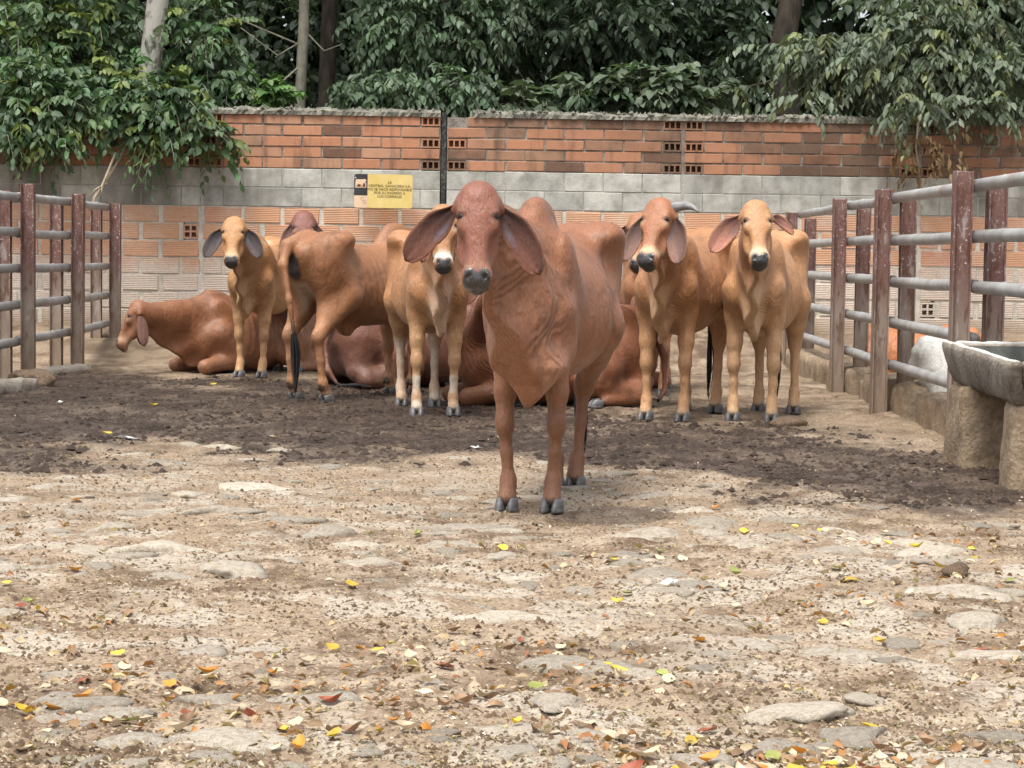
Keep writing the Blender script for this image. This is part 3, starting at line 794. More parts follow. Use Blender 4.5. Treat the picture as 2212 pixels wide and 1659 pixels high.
if want('trough'):
    # curb blocks under the right fence
    ys = [(12.75, 14.1), (14.15, 15.3), (15.75, 17.55), (17.6, 17.8), (18.15, 20.1), (20.15, 22.9)]
    for i, (a, b) in enumerate(ys):
        hgt = [0.20, 0.21, 0.22, 0.17, 0.21, 0.20][i]
        c = empty('curb', (2.62, (a + b) / 2, 0))
        lab = ['long concrete curb block between the trough and the nearest right fence post', 'concrete curb block just nearer than the middle right fence post', 'broken concrete curb block between the two middle right fence posts', 'short broken curb stub at the foot of a right fence post', 'concrete curb block behind the hooves of the rightmost cow', 'far concrete curb block near the brick wall on the right'][i]
        tag(c, lab, 'curb', 'concrete curbs under the right fence', 'thing')
        o = obj('block', rough_box('block', -0.02, 0.26, -(b - a) / 2, (b - a) / 2, -0.15, hgt, M_CURB, 0.06, 0.022, i * 3.3, None, 0.04), c)
    tr = empty('water_trough', (2.265, 11.6, 0)); tag(tr, 'heavy concrete water trough on legs at the right edge of the pen', 'trough')
    L0, L1, N0, N1 = 0.0, 2.1, -0.85, 0.95      # x along the trough (into the next pen), y near to far
    rim = lambda y: 0.60 + 0.03 * (y + 0.85) / 1.8
    def taper(x, y, z):
        f = (0.62 - z) / 0.22; f = max(0, min(1, f))
        cy = 0.05
        return (x + 0.05 * f * f + 0.0, cy + (y - cy) * (1 - 0.14 * f), z - 0.0 + (rim(y) - 0.62) * (1 - f) + 0.03 * f * (y + 0.85) / 1.8)
    # four walls and a floor, joined as the basin
    bmx = bmesh.new()
    for (a, b, c, d, z0, z1) in ((L0, L0 + 0.065, N0, N1, 0.385, 0.62), (L0 + 0.06, L1, N0, N0 + 0.065, 0.385, 0.62), (L0 + 0.06, L1, N1 - 0.065, N1, 0.385, 0.62), (L0 + 0.05, L1, N0 + 0.05, N1 - 0.05, 0.37, 0.45), (L1 - 0.085, L1 + 0.003, N0, N1, 0.385, 0.62)):
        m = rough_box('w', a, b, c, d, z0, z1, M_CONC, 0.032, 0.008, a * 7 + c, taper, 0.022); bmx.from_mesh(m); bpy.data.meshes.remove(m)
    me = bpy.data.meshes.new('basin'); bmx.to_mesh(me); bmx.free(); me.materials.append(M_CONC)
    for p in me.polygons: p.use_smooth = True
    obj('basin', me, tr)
    q = NM('trough_water'); nn = q.noise(q.coord('Object'), 8, 3, 0.5); q.set((0.012, 0.014, 0.013), 0.06, q.bump(nn, 0.06, 0.01), spec=0.5); M_WATER = q.m
    wv = [(L0 + 0.06, N0 + 0.06, 0.535), (L1 - 0.05, N0 + 0.06, 0.535), (L1 - 0.05, N1 - 0.06, 0.535), (L0 + 0.06, N1 - 0.06, 0.535)]
    q = NM('trough_algae'); q.set(q.ramp(q.noise(q.coord('Object'), 14, 3, 0.6), [(0.35, (0.018, 0.02, 0.016)), (0.7, (0.06, 0.06, 0.052))]), 0.6); M_ALG = q.m
    lo_ = [(L0 + 0.112, -0.672), (L1 - 0.12, -0.672), (L1 - 0.12, 0.772), (L0 + 0.112, 0.772)]
    hi_ = [(L0 + 0.088, -0.745), (L1 - 0.10, -0.745), (L1 - 0.10, 0.845), (L0 + 0.088, 0.845)]
    lv = [(x_, y_, 0.46) for x_, y_ in lo_] + [(x_, y_, rim(y_) - 0.022) for x_, y_ in hi_]
    lf = [(k, (k + 1) % 4, 4 + (k + 1) % 4, 4 + k) for k in range(4)]
    obj('stained_lining', mesh_py('stained_lining', lv, lf, False, M_ALG), tr)
    obj('water', mesh_py('water', wv, [(0, 1, 2, 3)], False, M_WATER), tr)
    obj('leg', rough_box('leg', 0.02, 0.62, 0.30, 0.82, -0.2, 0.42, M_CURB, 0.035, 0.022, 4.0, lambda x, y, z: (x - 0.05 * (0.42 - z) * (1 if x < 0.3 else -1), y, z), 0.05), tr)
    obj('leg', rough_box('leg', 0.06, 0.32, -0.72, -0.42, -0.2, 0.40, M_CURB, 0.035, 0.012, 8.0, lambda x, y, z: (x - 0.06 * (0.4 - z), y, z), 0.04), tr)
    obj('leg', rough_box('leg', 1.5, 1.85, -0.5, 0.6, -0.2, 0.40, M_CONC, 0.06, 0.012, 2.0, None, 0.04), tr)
    g = on_ground(2120, 1088)
    pv = [(0.62 * math.cos(t) * (1 + 0.2 * math.sin(3 * t)), 0.34 * math.sin(t) * (1 + 0.25 * math.cos(2 * t)), 0) for t in [2 * math.pi * i / 28 for i in range(28)]]
    pz = float(ground_z(np.array([g.x]), np.array([g.y]))[0])
    tag(obj('puddle', mesh_py('puddle', pv, [tuple(range(28))], False, M_WATER), None, (g.x + 0.05, g.y, pz - 0.006)), 'small dark puddle on the mud below the trough', 'puddle')
    # limed edging and rocks under the left fence
    for i, (px, py, ln, hh, yaw) in enumerate(((130, 806, 0.62, 0.05, 0.12), (8, 850, 0.42, 0.10, 0.2))):
        g = on_ground(px, py)
        me = rough_box('edging_stone', -0.09, 0.09, -ln, ln, -0.06, hh, M_WHITE, 0.045, 0.03, 3.0 + i, None, 0.04)
        tag(obj('edging_stone', me, None, (g.x, g.y + 0.1, 0), (0, 0, -yaw)), ['white limed edging between the left fence posts', 'white limed block at the left edge beside a brown rock'][i], 'edging', 'edging stones under the left fence')
    for i, (px, py, s, nm_) in enumerate(((62, 838, 0.155, 'large brown rock leaning against the left fence post'), (100, 838, 0.075, 'small brown rock beside the bigger one at the left fence'), (1706, 921, 0.10, 'flat brown stone beside the front hoof of the rightmost cow'), (2068, 1245, 0.05, 'dark dung lump on the cobbles at the right'))):
        g = on_ground(px, py)
        o = obj('rock', stone_mesh('rock', 60 + i, [0.62, 0.7, 0.36, 0.55][i], M_ROCK, 3), None, (g.x, g.y, s * [0.40, 0.45, 0.22, 0.35][i]), (0.1, -0.1, [0.5, 1.2, 0.1, 0.7][i]), (s * [1.25, 1.0, 1.3, 1.0][i], s * 0.85, s))
        tag(o, nm_, 'rock', 'loose rocks')
# ------------------------------------------------------------------ trees and shrubs behind the wall
def mat_leaf(name, rough=0.5):
    q = NM(name)
    c = q.attr('Col')
    co = q.coord('Object')
    n = q.noise(co, 22, 2, 0.5)
    c = q.mix(1.0, c, q.math('ADD', 0.75, q.math('MULTIPLY', n, 0.5)), 'MULTIPLY')
    q.set(c, rough, spec=0.45)
    tr = q.node('ShaderNodeBsdfTranslucent'); q.put(q.mix(1.0, c, (1.0, 1.15, 0.55), 'MULTIPLY'), tr.inputs['Color'])
    mx = q.node('ShaderNodeMixShader'); mx.inputs[0].default_value = 0.28
    q.put(q.b.outputs[0], mx.inputs[1]); q.put(tr.outputs[0], mx.inputs[2]); q.put(mx.outputs[0], q.out.inputs['Surface'])
    return q.m
M_LEAF = mat_leaf('leaf_green', 0.55)
def mat_bark(name, a, b, pale=0.0):
    q = NM(name); co = q.coord('Object')
    n = q.noise(q.mapping(co, (1, 1, 0.3)), 14, 3, 0.65); pt = q.noise(co, 6, 3, 0.6)
    c = q.ramp(n, [(0.3, a), (0.7, b)])
    if pale: c = q.mix(q.ramp(pt, [(0.47, 0.0), (0.54, pale)]), c, (0.32, 0.31, 0.28))
    return q.set(c, 0.9, q.bump(n, 0.8, 0.02), spec=0.2)
M_BARK_P = mat_bark('bark_pale', (0.075, 0.068, 0.055), (0.19, 0.175, 0.15), 0.8)
M_BARK_G = mat_bark('bark_grey', (0.12, 0.115, 0.085), (0.23, 0.22, 0.17), 0.2)
M_BARK_D = mat_bark('bark_dark', (0.03, 0.025, 0.02), (0.085, 0.07, 0.055))
M_TWIG = mat_bark('dry_twig', (0.25, 0.20, 0.14), (0.42, 0.36, 0.27))

def leaves_mesh(name, P, A, Nn, L, W, C, fold=0.25, curl=0.25):
    """one folded, curved blade per row: base P, axis A, upper-side normal Nn, length L, half width W, colour C"""
    n = len(P)
    A = A / np.linalg.norm(A, axis=1)[:, None]
    S = np.cross(A, Nn); S /= np.linalg.norm(S, axis=1)[:, None] + 1e-9
    N2 = np.cross(S, A)
    L = L[:, None]; W = W[:, None]
    def pt(t, s, up): return P + A * (L * t) + S * (W * s) + N2 * (W * up * fold) - N2 * (L * curl * t * t)
    V = np.stack([pt(0, 0, 0), pt(0.30, -0.85, 1), pt(0.30, 0, 0), pt(0.30, 0.85, 1), pt(0.66, -0.80, 1), pt(0.66, 0, 0), pt(0.66, 0.80, 1), pt(1.0, 0, 0)], 1).reshape(-1, 3)
    T = np.array([(0, 2, 1), (0, 3, 2), (1, 2, 5), (1, 5, 4), (2, 3, 6), (2, 6, 5), (4, 5, 7), (5, 6, 7)])
    F = (np.arange(n)[:, None, None] * 8 + T[None]).reshape(-1, 3)
    me = mesh_np(name, V, F, False, M_LEAF)
    col_attr(me, np.repeat(C, 8, 0))
    return me
def sprigs(rg, base, dirs, n_leaf, twig, leaf_l, leaf_w, pal, droop=0.5, light=1.0, pair=True):
    """leafy twigs: returns leaf arrays and twig polylines"""
    Ps, As, Ns, Ls, Ws, Cs, tw = [], [], [], [], [], [], []
    up = np.array((0, 0, 1.0))
    pal = np.array(pal)
    for b, d in zip(base, dirs):
        d = d / np.linalg.norm(d)
        side = np.cross(d, up); side /= np.linalg.norm(side) + 1e-9
        c0 = pal[rg.randint(len(pal))] * rg.uniform(0.75, 1.25)
        ln = twig * rg.uniform(0.7, 1.3)
        pts = []
        for i in range(n_leaf):
            t = (i + 0.6) / n_leaf
            p = b + d * (ln * t) + np.array((0, 0, -1)) * (droop * ln * t * t)
            pts.append(p)
            tang = d + np.array((0, 0, -2 * droop * t)); tang /= np.linalg.norm(tang)
            sgn = 1 if i % 2 else -1
            a = tang * 0.55 + side * sgn * (0.8 if i < n_leaf - 1 else 0.1) + rg.normal(size=3) * 0.18 + np.array((0, 0, -0.35 * droop * 2))
            nr = up * 0.9 + rg.normal(size=3) * 0.35 - tang * 0.2
            Ps.append(p); As.append(a); Ns.append(nr); l = leaf_l * rg.uniform(0.65, 1.2) * (0.75 + 0.5 * math.sin(math.pi * min(1, t + 0.15))); Ls.append(l); Ws.append(leaf_w / leaf_l * l)
            Cs.append(np.clip(c0 * rg.uniform(0.82, 1.2), 0, 1))
        tw.append((b, pts[len(pts) // 2], pts[-1]))
    return [np.array(q_) for q_ in (Ps, As, Ns, Ls, Ws, Cs)], tw
def twig_mesh(name, tw, r, mat):
    V = []; F = []
    for pl in tw:
        k0 = len(V)
        for i, p in enumerate(pl):
            rr = r * (1 - 0.35 * i)
            for a in range(3):
                t = 2.1 * a
                V.append((p[0] + rr * math.cos(t), p[1] + rr * math.sin(t), p[2] + rr * 0.6 * math.sin(t + 1)))
        for i in range(len(pl) - 1):
            for a in range(3):
                b = (a + 1) % 3; F.append((k0 + i * 3 + a, k0 + i * 3 + b, k0 + i * 3 + 3 + b, k0 + i * 3 + 3 + a))
    return mesh_py(name, V, F, True, mat)
GREEN = [(0.078, 0.128, 0.070), (0.096, 0.152, 0.082), (0.066, 0.108, 0.058), (0.112, 0.174, 0.080)]
DARKG = [(0.055, 0.084, 0.050), (0.066, 0.100, 0.060), (0.044, 0.070, 0.040)]
GREYG = [(0.105, 0.138, 0.090), (0.125, 0.160, 0.105), (0.088, 0.116, 0.074), (0.165, 0.19, 0.085)]
def V3(px, py, D): return np.array(at_depth(px, py, D))
def plant(name, label, cat, group, base, trunk, seed, blobs, leaf=(0.12, 0.035), twig=0.38, n_leaf=9, pal=GREEN, droop=0.45, bark=None, limbs=(), out=None, curl=0.25):
    """trunk: list of (point, radius) or None; blobs: (centre, radii, n sprigs); limbs: list of [(point, radius)...]"""
    rg = np.random.RandomState(seed)
    root = empty(name, tuple(base)); tag(root, label, cat, group)
    bpy.context.view_layer.update()
    B = np.array(base)
    if trunk: obj('trunk', tube_mesh('trunk', [np.array(p) - B for p, r in trunk], [r for p, r in trunk], bark or M_BARK_G, 12, 0.08, seed), root)
    for i, lb in enumerate(limbs): obj('limb', tube_mesh('limb', [np.array(p) - B for p, r in lb], [r for p, r in lb], bark or M_BARK_G, 7, 0.08, seed + i), root)
    bs, ds = [], []
    for c, r, n in blobs:
        c = np.array(c); r = np.array(r)
        u = rg.normal(size=(n, 3)); u /= np.linalg.norm(u, axis=1)[:, None]
        rad = rg.rand(n) ** 0.45
        k = rg.normal(size=(n, 3)) * 0.10
        p = c + u * rad[:, None] * r + k * r
        d = u * 0.7 + rg.normal(size=(n, 3)) * 0.5 + np.array((0, -0.25, 0.05))
        bs.append(p); ds.append(d)
    bs = np.concatenate(bs); ds = np.concatenate(ds)
    # keep off the wall: nothing grows through it
    wy = WALL_Y + bs[:, 0] * math.tan(WALL_YAW)
    bad = (bs[:, 2] < 2.55) & (bs[:, 1] > wy - 0.12) & (bs[:, 1] < wy + 0.5)
    bs = bs[~bad]; ds = ds[~bad]
    arr, tw = sprigs(rg, bs, ds, n_leaf, twig, leaf[0], leaf[1], pal, droop)
    P, A, Nn, L, W, C = arr
    P = P - B
    cr = obj('crown', leaves_mesh('crown', P, A, Nn, L, W, C, 0.3, curl), root)
    obj('twigs', twig_mesh('twigs', [[np.array(p) - B for p in t] for t in tw], 0.006, bark or M_BARK_G), cr)['kind'] = 'stuff'; cr['kind'] = 'stuff'
    return root
if want('trees'):
    gb = WALL_BASE
    G1 = 'trees and shrubs growing behind the wall'
    # leafy shrub spilling over the wall at the left
    plant('overhanging_shrub', 'dense bright green shrub spilling over the left end of the wall', 'shrub', G1, V3(150, 600, 25.6), None, 21,
          [(V3(60, 130, 25.6), (1.1, 0.8, 0.95), 430), (V3(300, 250, 25.2), (0.85, 0.6, 0.55), 250), (V3(80, 225, 24.3), (0.75, 0.30, 0.38), 230), (V3(330, 235, 24.25), (0.50, 0.25, 0.22), 150),
           (V3(20, 275, 24.1), (0.45, 0.22, 0.20), 55), (V3(120, 280, 24.1), (0.30, 0.2, 0.16), 36), (V3(345, 285, 24.15), (0.28, 0.15, 0.12), 36), (V3(462, 300, 24.15), (0.14, 0.12, 0.08), 16), (V3(450, 200, 25.4), (0.38, 0.4, 0.26), 70), (V3(190, 70, 26.0), (0.9, 0.8, 0.7), 200), (V3(-250, 150, 25.4), (0.9, 0.7, 1.2), 200), (V3(430, 80, 25.6), (0.4, 0.4, 0.45), 90)],
          leaf=(0.118, 0.036), twig=0.36, n_leaf=10, pal=GREEN + [(0.075, 0.15, 0.06), (0.13, 0.17, 0.045)], droop=0.55,
          limbs=[[(V3(240, 420, 24.8), 0.03), (V3(280, 300, 24.8), 0.025), (V3(330, 200, 25.2), 0.02), (V3(300, 60, 25.6), 0.012)], [(V3(150, 420, 25.2), 0.035), (V3(120, 250, 25.2), 0.03), (V3(150, 100, 25.5), 0.02)]])
    # pale trunk behind it
    plant('pale_tree', 'tree with a pale mottled trunk rising out of the left shrub', 'tree', G1, V3(300, 640, 25.15), [(V3(300, 640, 25.15), 0.14), (V3(312, 250, 25.15), 0.125), (V3(334, 60, 25.15), 0.115), (V3(346, -40, 25.15), 0.11), (V3(352, -200, 25.3), 0.10), (V3(340, -500, 26.0), 0.09)], 22,
          [(V3(300, -300, 27.0), (2.4, 1.6, 1.2), 150), (V3(100, -80, 27.4), (1.3, 1.0, 0.9), 150)], leaf=(0.14, 0.045), pal=GREEN, bark=M_BARK_P)
    plant('grey_tree', 'slim straight grey trunk standing behind the wall left of centre', 'tree', G1, V3(643, 640, 26.2), [(V3(643, 640, 26.2), 0.072), (V3(648, 220, 26.2), 0.064), (V3(656, 60, 26.2), 0.060), (V3(660, -120, 26.2), 0.055), (V3(668, -400, 26.2), 0.045)], 23,
          [(V3(700, -330, 26.6), (2.0, 1.4, 1.1), 120), (V3(560, -130, 27.4), (0.9, 0.6, 0.4), 60)], leaf=(0.13, 0.04), pal=GREEN, bark=M_BARK_G,
          limbs=[[(V3(655, 100, 26.2), 0.012), (V3(560, 60, 26.4), 0.010), (V3(470, 20, 26.6), 0.006)], [(V3(650, 140, 26.2), 0.012), (V3(600, 185, 26.0), 0.009), (V3(540, 200, 26.0), 0.005)], [(V3(652, 60, 26.2), 0.012), (V3(700, 110, 26.2), 0.008), (V3(740, 95, 26.1), 0.005)], [(V3(650, 90, 26.2), 0.010), (V3(600, 120, 26.1), 0.007), (V3(520, 60, 26.2), 0.005)]])
    plant('dark_trunk_tree', 'darker lichen-spotted trunk just right of the slim grey one', 'tree', G1, V3(705, 640, 27.2), [(V3(703, 640, 27.2), 0.11), (V3(706, 200, 27.2), 0.095), (V3(712, 0, 27.2), 0.09), (V3(716, -400, 27.2), 0.075)], 24,
          [(V3(760, -350, 27.6), (2.4, 1.6, 1.2), 130), (V3(620, 60, 29.2), (1.3, 0.5, 0.9), 150), (V3(600, 200, 28.6), (1.0, 0.4, 0.3), 90)], leaf=(0.13, 0.04), pal=DARKG, bark=M_BARK_D)
    # low plants along the wall top
    plant('wall_plant', 'low yellow-green plant behind the wall top beside the grey trunk', 'plant', G1, V3(575, 640, 25.5), None, 25, [(V3(565, 205, 25.5), (0.34, 0.25, 0.12), 36), (V3(520, 215, 25.4), (0.3, 0.2, 0.12), 26)], leaf=(0.11, 0.045), twig=0.3, n_leaf=7, pal=[(0.065, 0.13, 0.04), (0.085, 0.16, 0.045)], droop=0.2)
    plant('compound_leaf_tree', 'mid green drooping-leaved tree behind the centre of the wall', 'tree', G1, V3(940, 640, 27.4), [(V3(985, 640, 27.4), 0.10), (V3(980, 240, 27.4), 0.10), (V3(968, 0, 27.4), 0.09), (V3(960, -300, 27.4), 0.07)], 26,
          [(V3(890, 50, 26.4), (0.62, 0.6, 0.50), 150), (V3(840, 200, 25.5), (0.50, 0.35, 0.14), 70), (V3(990, 60, 26.4), (0.5, 0.6, 0.6), 120), (V3(985, 205, 25.5), (0.40, 0.3, 0.22), 90), (V3(1060, 30, 26.8), (0.5, 0.5, 0.5), 80), (V3(920, -250, 26.8), (2.2, 1.5, 1.1), 140)],
          leaf=(0.108, 0.027), twig=0.36, n_leaf=12, pal=GREEN[:3] + DARKG[1:2] + GREYG[:1], droop=0.7, bark=M_BARK_D)
    plant('dark_tree', 'very dark leafy tree filling the middle of the background', 'tree', G1, V3(1280, 640, 28.2), [(V3(1290, 640, 28.2), 0.10), (V3(1270, 200, 28.2), 0.10), (V3(1300, 0, 28.2), 0.09), (V3(1290, -300, 28.2), 0.07)], 27,
          [(V3(1180, 120, 27.6), (0.8, 0.7, 0.75), 200), (V3(1380, 120, 27.6), (0.8, 0.7, 0.75), 200), (V3(1290, 10, 26.8), (0.9, 0.7, 0.5), 150), (V3(1250, -280, 27.0), (2.6, 1.7, 1.1), 160), (V3(1540, 90, 27.6), (0.7, 0.6, 0.7), 170)],
          leaf=(0.125, 0.036), twig=0.36, n_leaf=9, pal=DARKG, droop=0.5, bark=M_BARK_D)
    plant('broad_leaf_shrub', 'broad-leaved shrub poking over the wall top right of centre', 'shrub', G1, V3(1370, 640, 25.5), None, 28, [(V3(1280, 205, 25.6), (0.45, 0.25, 0.18), 42), (V3(1385, 200, 25.5), (0.5, 0.25, 0.25), 55), (V3(1490, 215, 25.6), (0.35, 0.2, 0.12), 28), (V3(1140, 220, 25.6), (0.4, 0.2, 0.10), 30)], leaf=(0.155, 0.055), twig=0.32, n_leaf=7, pal=GREYG[:3] + GREEN[2:3], droop=0.35)
    plant('spreading_tree', 'spreading tree with dark trunk and pale drooping sprays over the right wall', 'tree', G1, V3(1700, 640, 27.2), [(V3(1712, 640, 27.2), 0.17), (V3(1700, 230, 27.2), 0.15), (V3(1690, 100, 27.2), 0.15), (V3(1720, -60, 27.2), 0.12), (V3(1760, -350, 27.2), 0.09)], 29,
          [(V3(1960, 120, 25.0), (0.85, 0.55, 0.42), 240), (V3(2140, 160, 24.7), (0.5, 0.35, 0.22), 90), (V3(1760, 110, 25.2), (0.55, 0.3, 0.14), 90), (V3(1975, 215, 24.3), (0.32, 0.16, 0.06), 16), (V3(2120, 230, 24.2), (0.25, 0.12, 0.06), 12), (V3(1735, 205, 24.3), (0.08, 0.08, 0.10), 7), (V3(1930, 240, 24.25), (0.12, 0.08, 0.04), 5), (V3(1585, 190, 25.4), (0.15, 0.1, 0.05), 8),
           (V3(2050, 40, 25.6), (1.0, 0.8, 0.6), 240), (V3(1850, -280, 26.6), (2.8, 1.8, 1.1), 200), (V3(2300, 60, 25.4), (0.6, 0.6, 0.8), 130)],
          leaf=(0.115, 0.025), twig=0.36, n_leaf=12, pal=GREYG + GREYG[:2], droop=0.75, bark=M_BARK_D,
          limbs=[[(V3(1715, 130, 27.2), 0.08), (V3(1840, 90, 26.6), 0.06), (V3(1980, 120, 25.6), 0.035), (V3(2120, 180, 25.0), 0.02)], [(V3(1700, 160, 27.0), 0.02), (V3(1650, 180, 26.4), 0.012), (V3(1590, 192, 25.6), 0.008)], [(V3(1905, 180, 26.0), 0.03), (V3(1880, 150, 26.0), 0.04), (V3(1790, 120, 26.4), 0.05)], [(V3(1820, 235, 27.4), 0.09), (V3(1850, 170, 27.2), 0.07), (V3(1920, 150, 27.0), 0.05)]])
    # dense dark trees farther back closing the view
    for i, (px, D, ry) in enumerate(((-60, 31.0, 1.0), (330, 31.6, 1.0), (640, 30.8, 1.0), (960, 31.5, 1.0), (1290, 31.0, 1.0), (1620, 31.6, 1.0), (1950, 31.0, 1.0), (2280, 31.5, 1.0))):
        lab = ['dark tree far behind the left end of the wall', 'dark tree far behind the pale mottled trunk', 'dark tree far behind the slim grey trunk', 'dark tree far behind the centre of the wall', 'dark tree far behind the very dark middle tree', 'dark tree far behind the trunk of the spreading tree', 'dark tree far behind the pale sprays at the right', 'dark tree far behind the right end of the wall'][i]
        plant('backing_tree', lab, 'tree', 'dark trees farther back', V3(px, 640, D), [(V3(px, 640, D), 0.12), (V3(px + 10, 200, D), 0.10), (V3(px, -200, D), 0.08)], 40 + i,
              [(V3(px, 190, D), (1.35, 1.0, 1.0), 260), (V3(px, -60, D), (1.45, 1.1, 1.1), 230), (V3(px, -420, D - 0.6), (1.5, 1.6, 1.3), 60)], leaf=(0.20, 0.07), twig=0.5, n_leaf=8, pal=DARKG, droop=0.5, bark=M_BARK_D)
    # dry sticks hanging over the left wall
    for i, (pts, lab) in enumerate((([(275, 312, 24.1), (245, 365, 24.0), (205, 425, 23.9), (195, 470, 23.85)], 'long bare dry stick hanging over the left wall'), ([(250, 330, 24.0), (222, 398, 23.9), (214, 452, 23.8)], 'pale thin stick dangling beside the longer one at the left'), ([(232, 395, 23.95), (205, 410, 23.9), (196, 425, 23.9)], 'short forked twig on the sticks at the left wall'))):
        tag(obj('stick', tube_mesh('stick', [at_depth(*p) for p in pts], [0.016 - 0.003 * i] * (len(pts) - 1) + [0.006], M_TWIG, 6, 0.2, i)), lab, 'stick', 'dry sticks over the left wall')
    # dead climber on the right
    rg = np.random.RandomState(5)
    dv = empty('dead_vine', V3(1985, 640, 24.2)); tag(dv, 'withered brown climber clinging to the brick wall at the right', 'vine', G1)
    bpy.context.view_layer.update(); B = np.array(dv.location)
    obj('stem', tube_mesh('stem', [V3(1985, 250, 24.45) - B, V3(1978, 320, 24.45) - B, V3(1988, 390, 24.5) - B], [0.012, 0.012, 0.01], M_TWIG, 6, 0.2), dv)
    bs = np.array([V3(rg.uniform(1940, 2070), rg.uniform(270, 370), 24.45) for _ in range(26)])
    arr, tw = sprigs(rg, bs, rg.normal(size=(26, 3)) * (1, 0.3, 1) + (0, -0.4, -0.5), 6, 0.22, 0.09, 0.018, [(0.30, 0.20, 0.10), (0.22, 0.14, 0.07)], 0.9)
    P, A, Nn, L, W, C = arr
    obj('withered_leaves', leaves_mesh('withered_leaves', P - B, A, Nn, L, W, C, 0.5, 0.4), dv)
